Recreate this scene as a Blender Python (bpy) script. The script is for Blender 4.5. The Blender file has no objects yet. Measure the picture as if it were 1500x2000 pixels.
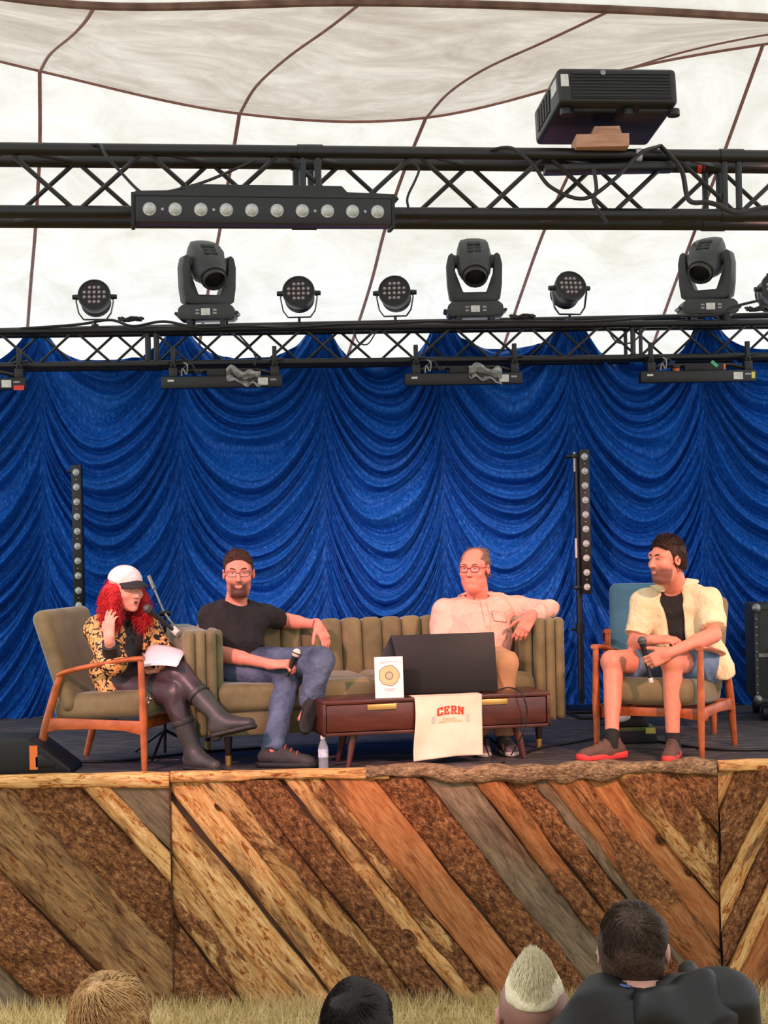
import bpy, bmesh, math, random
import numpy as np
from mathutils import Vector, Matrix
R = math.radians
random.seed(7); rng = np.random.default_rng(7)
scene = bpy.context.scene
COL = scene.collection
# ------------------------------------------------------------------ camera, light, exposure
CAMZ, FPX, ROLL = 2.78, 3600.0, R(1.15)
cam_d = bpy.data.cameras.new('camera'); cam = bpy.data.objects.new('camera', cam_d); COL.objects.link(cam)
cam.location = (0, 0, CAMZ); cam.rotation_euler = (R(90), ROLL, 0)
cam_d.sensor_fit = 'VERTICAL'; cam_d.sensor_height = 36.0; cam_d.lens = FPX/2000*36.0
cam_d.clip_start = .05; cam_d.clip_end = 200
scene.camera = cam
scene.view_settings.view_transform = 'Standard'; scene.view_settings.look = 'None'
scene.view_settings.gamma = 1.0; scene.view_settings.use_curve_mapping = False
scene.view_settings.exposure = 0.22
world = bpy.data.worlds.new('overcast_sky'); scene.world = world; world.use_nodes = True
wn = world.node_tree.nodes; wn['Background'].inputs[0].default_value = (0.93, 0.96, 1.0, 1); wn['Background'].inputs[1].default_value = 1.2
def light(name, kind, loc, aim, energy, color, **kw):
    d = bpy.data.lights.new(name, kind); d.energy = energy; d.color = color
    for k, v in kw.items(): setattr(d, k, v)
    o = bpy.data.objects.new(name, d); COL.objects.link(o); o.location = loc
    o.rotation_euler = (Vector(aim) - Vector(loc)).to_track_quat('-Z', 'Y').to_euler(); return o
light('sun_through_cloud', 'SUN', (0, 0, 20), (1.5, 6, 0), 2.05, (1, .96, .9), angle=R(35))
light('front_spot_pink', 'SPOT', (-3.6, 4.6, 5.6), (-.5, 11.0, 2.25), 2150, (1, .44, .45), spot_size=R(26), spot_blend=.6, shadow_soft_size=.12)
light('front_spot_amber', 'SPOT', (3.8, 4.8, 5.6), (1.0, 11.0, 2.25), 2050, (1, .47, .34), spot_size=R(26), spot_blend=.6, shadow_soft_size=.12)

# ------------------------------------------------------------------ helpers
def P(px, py, Y):
    """point of the place seen at pixel (px,py) of the 1500x2000 frame, Y metres in front of the camera"""
    dx, dy = px-750, py-1000; c, s = math.cos(ROLL), math.sin(ROLL)
    return Vector(((dx*c - dy*s)/FPX*Y, Y, CAMZ - (dx*s + dy*c)/FPX*Y))
ZD = 1.33                       # deck height over the grass at the stage foot
def lin(c):
    c = [x/255 for x in c[:3]]
    return tuple(x/12.92 if x <= .04045 else ((x+.055)/1.055)**2.4 for x in c) + (1,)
def new_mat(name):
    m = bpy.data.materials.new(name); m.use_nodes = True; nt = m.node_tree
    return m, nt, nt.nodes['Principled BSDF']
def node(nt, t, **kw):
    n = nt.nodes.new(t)
    for k, v in kw.items():
        if k in n.inputs: n.inputs[k].default_value = v
        else: setattr(n, k, v)
    return n
def ramp(nt, fac, stops, interp='LINEAR'):
    r = nt.nodes.new('ShaderNodeValToRGB'); cr = r.color_ramp; cr.interpolation = interp
    while len(cr.elements) < len(stops): cr.elements.new(.5)
    for e, (p, c) in zip(cr.elements, stops): e.position = p; e.color = c if len(c) == 4 else lin(c)
    nt.links.new(fac, r.inputs[0]); return r.outputs[0]
def coords(nt, scale=(1, 1, 1), rnd=False):
    tc = nt.nodes.new('ShaderNodeTexCoord'); mp = nt.nodes.new('ShaderNodeMapping'); mp.inputs['Scale'].default_value = scale
    nt.links.new(tc.outputs['Object'], mp.inputs[0])
    if rnd:
        oi = nt.nodes.new('ShaderNodeObjectInfo'); mm = nt.nodes.new('ShaderNodeMath'); mm.operation = 'MULTIPLY'; mm.inputs[1].default_value = 37
        nt.links.new(oi.outputs['Random'], mm.inputs[0]); nt.links.new(mm.outputs[0], mp.inputs['Location'])
    return mp.outputs[0]
def noise(nt, vec, scale, detail=4, rough=.55, dist=0):
    n = node(nt, 'ShaderNodeTexNoise', Scale=scale, Detail=detail, Roughness=rough, Distortion=dist); nt.links.new(vec, n.inputs['Vector']); return n.outputs['Fac']
def bump(nt, bsdf, h, strength, dist=.01):
    b = node(nt, 'ShaderNodeBump', Strength=strength, Distance=dist); nt.links.new(h, b.inputs['Height']); nt.links.new(b.outputs[0], bsdf.inputs['Normal'])
def pm(name, c1, c2=None, scale=8, rough=.6, metal=0, bmp=0, bscale=60, stretch=(1, 1, 1), sheen=0, rnd=False, spec=.5, bdist=.004, coat=0, lo=.35, hi=.65):
    m, nt, b = new_mat(name)
    b.inputs['Roughness'].default_value = rough; b.inputs['Metallic'].default_value = metal; b.inputs['Specular IOR Level'].default_value = spec
    if sheen: b.inputs['Sheen Weight'].default_value = sheen; b.inputs['Sheen Roughness'].default_value = .35
    if coat: b.inputs['Coat Weight'].default_value = coat
    v = coords(nt, stretch, rnd)
    if c2: nt.links.new(ramp(nt, noise(nt, v, scale), [(lo, c1), (hi, c2)]), b.inputs['Base Color'])
    else: b.inputs['Base Color'].default_value = lin(c1)
    if bmp: bump(nt, b, noise(nt, v, bscale, 3), bmp, bdist)
    return m
M = {}
def mesh_np(name, V, F):
    me = bpy.data.meshes.new(name); V = np.asarray(V, np.float32); F = np.asarray(F, np.int32); k = F.shape[1]
    me.vertices.add(len(V)); me.vertices.foreach_set('co', V.ravel())
    me.loops.add(F.size); me.loops.foreach_set('vertex_index', F.ravel())
    me.polygons.add(len(F)); me.polygons.foreach_set('loop_start', np.arange(0, F.size, k, dtype=np.int32))
    me.update(calc_edges=True); me.validate(); return me
def tag(o, label=None, cat=None, group=None, kind=None):
    if label: o['label'] = label
    if cat: o['category'] = cat
    if group: o['group'] = group
    if kind: o['kind'] = kind
    return o
def obj(name, me, mat=None, parent=None, smooth=True, label=None):
    if isinstance(me, MB): me = me.mesh(name, smooth)
    elif me is not None and smooth is not None: me.shade_smooth() if smooth else me.shade_flat()
    o = bpy.data.objects.new(name, me); COL.objects.link(o)
    if mat and me and not me.materials: me.materials.append(mat)
    if parent:
        o.parent = parent
    if label: o['label'] = label
    return o
def thing(name, label, cat, loc=(0, 0, 0), rz=0, group=None):
    o = bpy.data.objects.new(name, None); COL.objects.link(o); o.empty_display_size = .1
    o.location = loc; o.rotation_euler = (0, 0, rz); return tag(o, label, cat, group)
def copy_tree(o, parent=None):
    c = o.copy(); COL.objects.link(c); c.parent = parent
    for ch in list(o.children): copy_tree(ch, c)
    return c
def frame_to(z, x=None):
    z = Vector(z).normalized(); x = Vector(x) if x else (Vector((1, 0, 0)) if abs(z.x) < .9 else Vector((0, 1, 0)))
    y = z.cross(x).normalized(); x = y.cross(z); return Matrix((x, y, z)).transposed()
class MB:
    """collects shapes for ONE mesh"""
    def __init__(s): s.v = []; s.f = []; s.flat = False
    def add(s, V, F, mat=None):
        n = len(s.v); s.v += [tuple(mat @ Vector(p)) if mat else tuple(p) for p in V]; s.f += [tuple(i+n for i in f) for f in F]; return s
    def box(s, lo, hi, mat=None, bev=0, seg=2):
        bm = bmesh.new(); bmesh.ops.create_cube(bm, size=1)
        for v in bm.verts: v.co = Vector([lo[i] + (v.co[i]+.5)*(hi[i]-lo[i]) for i in range(3)])
        if bev: bmesh.ops.bevel(bm, geom=bm.edges[:], offset=bev, segments=seg, profile=.5, affect='EDGES')
        return s.bm(bm, mat)
    def bm(s, bm, mat=None):
        bm.verts.index_update(); s.add([v.co.copy() for v in bm.verts], [[v.index for v in f.verts] for f in bm.faces], mat); bm.free(); return s
    def prism(s, pts, d0, d1, mat=None, bev=0, seg=2):
        """polygon pts in local xz extruded along y from d0 to d1"""
        bm = bmesh.new(); a = [bm.verts.new((p[0], d0, p[1])) for p in pts]; f = bm.faces.new(a)
        r = bmesh.ops.extrude_face_region(bm, geom=[f])
        for g in r['geom']:
            if isinstance(g, bmesh.types.BMVert): g.co.y = d1
        bmesh.ops.recalc_face_normals(bm, faces=bm.faces[:])
        if bev: bmesh.ops.bevel(bm, geom=bm.edges[:], offset=bev, segments=seg, profile=.5, affect='EDGES')
        return s.bm(bm, mat)
    def lathe(s, prof, n=20, mat=None, cap=True):
        V = []; F = []; m = len(prof)
        for r, z in prof:
            for j in range(n):
                a = 2*math.pi*j/n; V.append((r*math.cos(a), r*math.sin(a), z))
        for i in range(m-1):
            for j in range(n): F.append((i*n+j, i*n+(j+1) % n, (i+1)*n+(j+1) % n, (i+1)*n+j))
        if cap: F.append(tuple(range(n))[::-1]); F.append(tuple((m-1)*n+j for j in range(n)))
        return s.add(V, F, mat)
    def cyl(s, a, b, r, r2=None, n=12):
        a, b = Vector(a), Vector(b); r2 = r if r2 is None else r2
        return s.lathe([(r, 0), (r2, (b-a).length)], n, Matrix.Translation(a) @ frame_to(b-a).to_4x4())
    def tube(s, pts, r, n=8, closed=False, flat=1.0):
        pts = [Vector(p) for p in pts]; N = len(pts); rr = r if isinstance(r, (list, tuple)) else [r]*N
        V = []; F = []; up = None
        for i, p in enumerate(pts):
            t = (pts[(i+1) % N]-pts[i-1]) if closed else (pts[min(i+1, N-1)]-pts[max(i-1, 0)])
            t = t.normalized() if t.length > 1e-9 else Vector((0, 0, 1))
            if up is None: up = Vector((0, 0, 1)) if abs(t.z) < .9 else Vector((1, 0, 0))
            sx = t.cross(up)
            if sx.length < 1e-5: sx = t.orthogonal()
            sx.normalize(); up = sx.cross(t).normalized()
            for j in range(n):
                a = 2*math.pi*j/n; V.append(p + sx*(rr[i]*math.cos(a)) + up*(rr[i]*flat*math.sin(a)))
        for i in range(N if closed else N-1):
            k = (i+1) % N
            for j in range(n): F.append((i*n+j, i*n+(j+1) % n, k*n+(j+1) % n, k*n+j))
        if not closed: F.append(tuple(range(n))[::-1]); F.append(tuple((N-1)*n+j for j in range(n)))
        return s.add(V, F)
    def ell(s, c, r, n=14, mat=None):
        V = []; F = []; m = n//2+1
        for i in range(m):
            th = math.pi*i/(m-1); rad = max(math.sin(th), 1e-3)
            for j in range(n):
                a = 2*math.pi*j/n; V.append((c[0]+r[0]*rad*math.cos(a), c[1]+r[1]*rad*math.sin(a), c[2]-r[2]*math.cos(th)))
        for i in range(m-1):
            for j in range(n): F.append((i*n+j, i*n+(j+1) % n, (i+1)*n+(j+1) % n, (i+1)*n+j))
        return s.add(V, F, mat)
    def mesh(s, name, smooth=True):
        me = bpy.data.meshes.new(name); me.from_pydata(s.v, [], s.f); me.update()
        if smooth:
            me.shade_smooth(); me.set_sharp_from_angle(angle=R(38))
        return me
def spline(pts, n=8):
    """Catmull-Rom through pts"""
    pts = [Vector(p) for p in pts]; out = []
    q = [2*pts[0]-pts[1]] + pts + [2*pts[-1]-pts[-2]]
    for i in range(len(pts)-1):
        a, b, c, d = q[i:i+4]
        for k in range(n):
            t = k/n; out.append(.5*((2*b) + (c-a)*t + (2*a-5*b+4*c-d)*t*t + (3*b-a-3*c+d)*t**3))
    return out + [pts[-1]]
# signed-distance modelling for bodies, clothes and cushions: blended tapered limbs -> one continuous surface
def A(p): return np.array(p, np.float32)
class SDF:
    def __init__(s, lo, hi, h):
        s.lo = A(lo); s.h = h; s.n = np.ceil((A(hi)-s.lo)/h).astype(int)+1
        s.D = np.full(s.n, .2, np.float32)
        s.ax = [s.lo[i] + h*np.arange(s.n[i], dtype=np.float32) for i in range(3)]
    def sub(s, lo, hi, pad):
        i0 = np.clip(np.floor((np.minimum(lo, hi)-pad-s.lo)/s.h).astype(int), 0, s.n); i1 = np.clip(np.ceil((np.maximum(lo, hi)+pad-s.lo)/s.h).astype(int)+1, 0, s.n)
        sl = tuple(slice(a, b) for a, b in zip(i0, i1))
        return sl, s.ax[0][sl[0]][:, None, None], s.ax[1][sl[1]][None, :, None], s.ax[2][sl[2]][None, None, :]
    def blend(s, sl, d, k, mode):
        E = s.D[sl]
        if E.size == 0: return s
        if mode == 'sub':
            d = -d
            if k: hh = np.clip(.5-.5*(E-d)/k, 0, 1); s.D[sl] = E*(1-hh)+d*hh + k*hh*(1-hh)
            else: s.D[sl] = np.maximum(E, d)
        elif k: hh = np.clip(.5+.5*(E-d)/k, 0, 1); s.D[sl] = E*(1-hh)+d*hh - k*hh*(1-hh)
        else: s.D[sl] = np.minimum(E, d)
        return s
    def cone(s, a, b, ra, rb=None, k=.02, mode='add', flat=0, sq=None):
        a, b = A(a), A(b); rb = ra if rb is None else rb; m = max(ra, rb)
        sl, X, Y, Z = s.sub(a, b, m+k+2*s.h)
        ba = b-a; L2 = float(ba@ba)+1e-12; x, y, z = X-a[0], Y-a[1], Z-a[2]
        t0 = (x*ba[0]+y*ba[1]+z*ba[2])/L2; t = np.clip(t0, 0, 1)
        d = np.sqrt((x-t*ba[0])**2+(y-t*ba[1])**2+(z-t*ba[2])**2) - (ra+t*(rb-ra))
        if flat & 1: d = np.maximum(d, -t0*math.sqrt(L2))
        if flat & 2: d = np.maximum(d, (t0-1)*math.sqrt(L2))
        return s.blend(sl, d, k, mode)
    def ell(s, c, r, Rm=None, k=.02, mode='add'):
        c = A(c); r = A(r); m = float(r.max()); sl, X, Y, Z = s.sub(c, c, m+k+2*s.h)
        x, y, z = X-c[0], Y-c[1], Z-c[2]
        if Rm is not None:
            Q = np.array(Rm, np.float32)         # columns = axes
            x, y, z = (x*Q[0, i]+y*Q[1, i]+z*Q[2, i] for i in range(3))
        k0 = np.sqrt((x/r[0])**2+(y/r[1])**2+(z/r[2])**2); k1 = np.sqrt((x/r[0]**2)**2+(y/r[1]**2)**2+(z/r[2]**2)**2)+1e-9
        return s.blend(sl, k0*(k0-1)/k1, k, mode)
    def rbox(s, c, hf, rd, Rm=None, k=.01, mode='add'):
        c = A(c); hf = A(hf); m = float(np.linalg.norm(hf)); sl, X, Y, Z = s.sub(c, c, m+k+2*s.h)
        x, y, z = X-c[0], Y-c[1], Z-c[2]
        if Rm is not None:
            Q = np.array(Rm, np.float32); x, y, z = (x*Q[0, i]+y*Q[1, i]+z*Q[2, i] for i in range(3))
        qx, qy, qz = np.abs(x)-hf[0]+rd, np.abs(y)-hf[1]+rd, np.abs(z)-hf[2]+rd
        d = np.sqrt(np.maximum(qx, 0)**2+np.maximum(qy, 0)**2+np.maximum(qz, 0)**2)+np.minimum(np.maximum(np.maximum(qx, qy), qz), 0)-rd
        return s.blend(sl, d, k, mode)
    def cut(s, p, nrm, c=None, rad=None):
        """remove what lies on the +nrm side of the plane (inside a ball if given)"""
        p = A(p); nrm = A(nrm)/np.linalg.norm(nrm)
        if rad: sl, X, Y, Z = s.sub(A(c), A(c), rad)
        else: sl, X, Y, Z = s.sub(s.lo, s.lo+s.h*s.n, 0)
        d = (X-p[0])*nrm[0]+(Y-p[1])*nrm[1]+(Z-p[2])*nrm[2]; E = s.D[sl]; r = np.maximum(E, d)
        if rad: ins = ((X-c[0])**2+(Y-c[1])**2+(Z-c[2])**2) < rad*rad; r = np.where(ins, r, E)
        s.D[sl] = r; return s
    def mesh(s, name, disp=None, smooth=1):
        D = s.D; S = D < 0; nx, ny, nz = D.shape
        c = np.zeros((nx-1, ny-1, nz-1), np.int8)
        for i in (0, 1):
            for j in (0, 1):
                for k in (0, 1): c += S[i:nx-1+i, j:ny-1+j, k:nz-1+k]
        act = (c > 0) & (c < 8); idx = np.argwhere(act); n = len(idx)
        ID = np.full(act.shape, -1, np.int32); ID[act] = np.arange(n, dtype=np.int32)
        acc = np.zeros((n, 3), np.float32); cnt = np.zeros(n, np.float32)
        cr = [(i, j, k) for i in (0, 1) for j in (0, 1) for k in (0, 1)]
        val = {q: D[idx[:, 0]+q[0], idx[:, 1]+q[1], idx[:, 2]+q[2]] for q in cr}
        for q in cr:
            for ax in range(3):
                if q[ax] == 0:
                    w = list(q); w[ax] = 1; w = tuple(w); a, b = val[q], val[w]; m = (a < 0) != (b < 0)
                    t = np.where(m, a/np.where(a == b, 1, a-b), 0); p = np.repeat(A(q)[None], n, 0); p[:, ax] = t
                    acc += p*m[:, None]; cnt += m
        V = s.lo + s.h*(idx + acc/np.maximum(cnt, 1)[:, None])
        F = []
        for ax in range(3):
            u, v = (ax+1) % 3, (ax+2) % 3
            a = [slice(None)]*3; b = [slice(None)]*3; a[ax] = slice(0, -1); b[ax] = slice(1, None)
            ch = S[tuple(a)] != S[tuple(b)]; e = np.argwhere(ch)
            ok = (e[:, u] > 0) & (e[:, v] > 0) & (e[:, u] < s.n[u]-1) & (e[:, v] < s.n[v]-1); e = e[ok]
            def cell(du, dv): q = e.copy(); q[:, u] -= du; q[:, v] -= dv; return ID[q[:, 0], q[:, 1], q[:, 2]]
            quad = np.stack([cell(1, 1), cell(0, 1), cell(0, 0), cell(1, 0)], 1)
            flip = ~S[e[:, 0], e[:, 1], e[:, 2]]; quad[flip] = quad[flip][:, ::-1]; F.append(quad)
        F = np.concatenate(F); F = F[(F >= 0).all(1)]
        for _ in range(smooth):
            sm = np.zeros_like(V); ct = np.zeros(n, np.float32)
            for i in range(4):
                for j in (1, 3): np.add.at(sm, F[:, i], V[F[:, (i+j) % 4]]); np.add.at(ct, F[:, i], 1)
            V = .4*V + .6*sm/np.maximum(ct, 1)[:, None]
        if disp is not None:
            N = vnormals(V, F); V = V + N*disp(V, N)[:, None]
        return mesh_np(name, V, F)
def vnormals(V, F):
    fn = np.cross(V[F[:, 2]]-V[F[:, 0]], V[F[:, 3]]-V[F[:, 1]]); N = np.zeros_like(V)
    for i in range(4): np.add.at(N, F[:, i], fn)
    return N/(np.linalg.norm(N, axis=1, keepdims=True)+1e-12)
def snoise(seed, freq, n=10):
    r = np.random.default_rng(seed); K = r.normal(size=(n, 3)); K = K/np.linalg.norm(K, axis=1, keepdims=True)*A(freq)*r.uniform(.5, 1.5, (n, 1)); ph = r.uniform(0, 6.28, n)
    return lambda V: np.sin(V@K.T+ph).sum(1)/math.sqrt(n)
# ------------------------------------------------------------------ the setting: ground, stage, timber front, curtain, tent
def wood_mat(name, kind):
    m, nt, b = new_mat(name); L = nt.links
    v = coords(nt, (1.0, 6.0, 6.0), True); vb = coords(nt, (4.6, 7.5, 7.5), True); vi = coords(nt, (1, 1, 1), True)
    g = noise(nt, v, 4.0, 8, .62, 1.2); big = noise(nt, coords(nt, (.6, 2.2, 2.2), True), 2.6, 4, .6, .6)
    fine = noise(nt, coords(nt, (3, 42, 42), True), 3.0, 4, .6, .3)
    cols = {'orange': [(.25, (128, 74, 40)), (.45, (186, 118, 68)), (.7, (212, 152, 98))],
            'pale': [(.28, (166, 108, 58)), (.42, (226, 168, 100)), (.62, (248, 206, 140))],
            'grey': [(.25, (82, 70, 56)), (.5, (134, 116, 92)), (.75, (164, 146, 118))],
            'tan': [(.25, (84, 64, 46)), (.45, (142, 108, 70)), (.7, (186, 146, 94))],
            'dark': [(.3, (44, 29, 21)), (.5, (86, 54, 34)), (.75, (148, 96, 54))]}
    def grain(key):
        c = ramp(nt, g, cols[key]); mx = node(nt, 'ShaderNodeMix', data_type='RGBA', blend_type='MULTIPLY'); mx.inputs[0].default_value = .55
        L.new(c, mx.inputs[6]); L.new(ramp(nt, fine, [(.3, (150, 136, 120)), (.6, (255, 255, 255))]), mx.inputs[7])
        fk = node(nt, 'ShaderNodeMix', data_type='RGBA', blend_type='MULTIPLY'); fk.inputs[0].default_value = .9; L.new(mx.outputs[2], fk.inputs[6])
        L.new(ramp(nt, noise(nt, coords(nt, (1.6, 6.5, 6.5), True), 5.0, 6, .7, 1.5), [(.54, (255, 255, 255)), (.585, (196, 140, 92)), (.66, (150, 96, 58))] if key in ('pale', 'tan') else [(.58, (255, 255, 255)), (.68, (196, 160, 130))]), fk.inputs[7]); return fk.outputs[2]
    def barkcol():
        vo = node(nt, 'ShaderNodeTexVoronoi', Scale=9.0, feature='DISTANCE_TO_EDGE'); wrp = node(nt, 'ShaderNodeMix', data_type='VECTOR'); wrp.inputs[0].default_value = .22
        nz = node(nt, 'ShaderNodeTexNoise', Scale=6.0, Detail=5.0); L.new(vi, nz.inputs['Vector']); L.new(vb, wrp.inputs[4]); L.new(nz.outputs['Color'], wrp.inputs[5]); L.new(wrp.outputs[1], vo.inputs['Vector'])
        c = ramp(nt, noise(nt, vb, 5.2, 10, .8, .25), [(.33, (42, 26, 17)), (.44, (106, 66, 40)), (.54, (166, 110, 66)), (.64, (214, 164, 108))] if kind != 'barkpale' else [(.33, (70, 52, 38)), (.44, (126, 100, 74)), (.54, (176, 144, 108)), (.66, (214, 184, 142))])
        mx = node(nt, 'ShaderNodeMix', data_type='RGBA', blend_type='MULTIPLY'); mx.inputs[0].default_value = .38
        L.new(c, mx.inputs[6]); L.new(ramp(nt, vo.outputs['Distance'], [(.0, (92, 72, 60)), (.06, (255, 255, 255))]), mx.inputs[7]); return mx.outputs[2], vo.outputs['Distance']
    hb = None
    if kind in ('bark', 'barkpale'): col, vd = barkcol(); hb = vd
    elif kind.startswith('mixed'):
        bc, vd = barkcol(); gc = grain('pale' if kind == 'mixed_pale' else 'orange')
        mk = ramp(nt, big, [(.47, (0, 0, 0)), (.52, (255, 255, 255))]); mx = node(nt, 'ShaderNodeMix', data_type='RGBA'); L.new(mk, mx.inputs[0]); L.new(gc, mx.inputs[6]); L.new(bc, mx.inputs[7]); col = mx.outputs[2]; hb = mk
    else:
        gc = grain(kind); mk = ramp(nt, big, [(.54, (0, 0, 0)), (.66, (225, 225, 225))]); mx = node(nt, 'ShaderNodeMix', data_type='RGBA'); L.new(mk, mx.inputs[0]); L.new(gc, mx.inputs[6]); L.new(grain('dark'), mx.inputs[7]); col = mx.outputs[2]
    L.new(col, b.inputs['Base Color']); b.inputs['Roughness'].default_value = .8; b.inputs['Specular IOR Level'].default_value = .25
    if hb is not None:
        ad = node(nt, 'ShaderNodeMath', operation='ADD'); L.new(hb, ad.inputs[0]); L.new(noise(nt, vb, 9, 6, .7), ad.inputs[1]); bump(nt, b, ad.outputs[0], .9, .02)
    else: bump(nt, b, fine, .5, .006)
    return m
for k in ('orange', 'pale', 'grey', 'tan', 'dark', 'bark', 'barkpale', 'mixed_pale', 'mixed_orange'): M['wood_'+k] = wood_mat('wood_'+k, k)
# ground rises towards the audience
gm, nt, b = new_mat('dry_grass_ground')
L = nt.links; L.new(ramp(nt, noise(nt, coords(nt), 14, 6, .7), [(.3, (86, 72, 40)), (.5, (150, 128, 74)), (.7, (186, 160, 104))]), b.inputs['Base Color']); b.inputs['Roughness'].default_value = 1
M['ground'] = gm
def gz(y): return .165*(10.4-y) if y < 10.4 else 0
N = 60; V = []; F = []
for i in range(N+1):
    y = -3+14.5*i/N
    for j in range(21): V.append((-8+16*j/20, y, gz(y)+.012*math.sin(3.1*i+j)))
for i in range(N):
    for j in range(20): F.append((i*21+j, i*21+j+1, (i+1)*21+j+1, (i+1)*21+j))
tag(obj('ground', mesh_np('ground', V, F), M['ground']), 'dry trampled grass slope in front of the timber stage', kind='structure')
n = 16000; bx_ = rng.uniform(-2.6, 2.6, n); by_ = 10.30-1.2*rng.random(n)**1.6; hh = rng.uniform(.025, .085, n)*np.where(by_ > 10.15, 1.5, 1)
an = rng.uniform(0, 6.28, n); w = rng.uniform(.0015, .0035, n); lean = rng.normal(0, .035, (n, 2)); bz = .165*(10.4-by_)-.005
base = np.stack([bx_, by_, bz], 1); side = np.stack([np.cos(an)*w, np.sin(an)*w, 0*w], 1); back = np.stack([-np.sin(an)*w*.6, np.cos(an)*w*.6, 0*w], 1)
tip = base+np.stack([lean[:, 0], lean[:, 1], hh], 1)
GV = np.stack([base-side, base+side, base+back, tip], 1).reshape(-1, 3); i4 = np.arange(n)[:, None]*4
GF = np.concatenate([i4+np.array([[0, 1, 3]]), i4+np.array([[1, 2, 3]]), i4+np.array([[2, 0, 3]])])
M['blade'] = pm('dry_grass_blade', (190, 168, 104), (232, 210, 154), 5, .9)
tag(obj('grass', mesh_np('grass', GV, GF), M['blade'], smooth=False), 'dry yellow grass tufts at the foot of the stage', 'grass', kind='stuff')
# deck
dm, nt, b = new_mat('black_stage_deck'); L = nt.links
sc = noise(nt, coords(nt, (1.2, 9, 1)), 5, 8, .7, .5)
L.new(ramp(nt, sc, [(.36, (40, 38, 38)), (.52, (70, 66, 66)), (.64, (108, 102, 98)), (.78, (150, 142, 134))]), b.inputs['Base Color']); b.inputs['Roughness'].default_value = .55
bump(nt, b, sc, .3, .003); M['deck'] = dm
floor = tag(obj('floor', MB().box((-4.6, 10.42, 1.20), (4.6, 14.6, 1.318)), M['deck']), 'black scuffed stage deck', kind='structure')
y = 10.425; q = 0
while y < 13.75:                                                  # deck boards with open joints
    w_ = .19; obj('deck_board', MB().box((-4.6, y, 1.312), (4.6, y+w_-.006, ZD-.0015*(q % 3)), bev=.002, seg=1), M['deck'], floor); y += w_; q += 1
# timber stage front
front = tag(obj('wall_front', MB().box((-4.2, 10.405, -.25), (4.2, 10.42, 1.3)), pm('front_backing', (84, 64, 46), (60, 44, 32), 6, .9)), 'rough timber cladding on the front of the stage', kind='structure')
XJ1, XJ2 = -1.232, 1.845
def plank(c0, c1, kind, slope, xr, amp, bul, seed, off):
    r = random.Random(seed); z0 = 1.25
    xa, xb = ((c-760.6)/3600*10.38 for c in (c0, c1))
    d = Vector((slope, 0, -1)).normalized(); Zl = Vector((0, -1, 0)); pr = Zl.cross(d).normalized()
    mid = Vector(((xa+xb)/2, 10.4-off, z0)); wd = abs((xb-xa)*pr.x)*.5+.004
    Lh = 2.9; nl, nw = 150, 14; f1, f2 = snoise(seed, 5), snoise(seed+1, 22); f3 = snoise(seed+2, (9, 30, 30)); f4 = snoise(seed+5, (40, 70, 70))
    org = mid + d*.55
    bmx = bmesh.new(); G = []
    S = np.linspace(-Lh/2, Lh/2, nl); z_ = np.zeros_like(S)
    e0 = -wd + .010*f1(np.stack([S, z_, z_], 1))*(1.3 if amp > .004 else .4) + .004*f2(np.stack([S, z_, z_], 1)); e1 = wd + .010*f1(np.stack([S+9, z_, z_], 1))*(1.3 if amp > .004 else .4) + .004*f2(np.stack([S+9, z_, z_], 1))
    for i in range(nl):
        t = np.linspace(0, 1, nw); yy = e0[i]+(e1[i]-e0[i])*t; q = np.stack([np.full(nw, S[i]), yy, np.full(nw, seed*.1)], 1)
        zz = bul*(1-(2*t-1)**2)**.6 + amp*np.clip(f3(q), -1.5, 1.5) + amp*.5*f4(q)
        row = [bmx.verts.new((S[i], yy[0], -.03))]+[bmx.verts.new((S[i], yy[j], zz[j]+.012)) for j in range(nw)]+[bmx.verts.new((S[i], yy[-1], -.03))]; G.append(row)
    for i in range(nl-1):
        for j in range(nw+1): bmx.faces.new((G[i][j], G[i+1][j], G[i+1][j+1], G[i][j+1]))
    Mx = Matrix((d, pr, Zl)).transposed().to_4x4(); Mx.translation = org; Mi = Mx.inverted()
    for co, no in (((xr[0], 10, 0), (-1, 0, 0)), ((xr[1], 10, 0), (1, 0, 0)), ((0, 10, 1.29), (0, 0, 1)), ((0, 10, -.06), (0, 0, -1))):
        bmesh.ops.bisect_plane(bmx, geom=bmx.verts[:]+bmx.edges[:]+bmx.faces[:], plane_co=Mi @ Vector(co), plane_no=Mi.to_3x3() @ Vector(no), clear_outer=True)
    if not bmx.faces: bmx.free(); return
    bmesh.ops.recalc_face_normals(bmx, faces=bmx.faces[:])
    me = bpy.data.meshes.new('plank'); bmx.to_mesh(me); bmx.free()
    o = obj('plank', me, M['wood_'+kind], front); o.matrix_world = Mx
B_, S_ = (.015, .030), (.0022, .006); Mi_ = (.006, .02)
mid_planks = [(-10, 148, 'bark', B_), (148, 232, 'mixed_pale', Mi_), (232, 318, 'pale', Mi_), (330, 398, 'pale', S_), (398, 482, 'mixed_pale', Mi_), (486, 560, 'bark', B_), (562, 600, 'pale', Mi_), (600, 645, 'mixed_pale', Mi_),
              (647, 736, 'orange', S_), (738, 832, 'bark', B_), (834, 922, 'grey', S_), (924, 985, 'mixed_orange', Mi_), (985, 1042, 'bark', B_), (1042, 1066, 'grey', S_), (1066, 1140, 'mixed_orange', Mi_), (1140, 1205, 'orange', S_),
              (1208, 1322, 'mixed_pale', B_), (1324, 1400, 'bark', B_)]
for i, (a, b_, k, q) in enumerate(mid_planks): plank(a, b_, k, .765, (XJ1+.004, XJ2-.004), q[0], q[1], 100+i, .002+.011*((i*7) % 3))
left_planks = [(-470, -330, 'grey', S_), (-325, -152, 'bark', B_), (-148, 28, 'tan', (.003, .03)), (32, 165, 'bark', B_), (165, 212, 'pale', Mi_), (216, 340, 'grey', S_), (-640, -475, 'tan', S_)]
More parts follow.
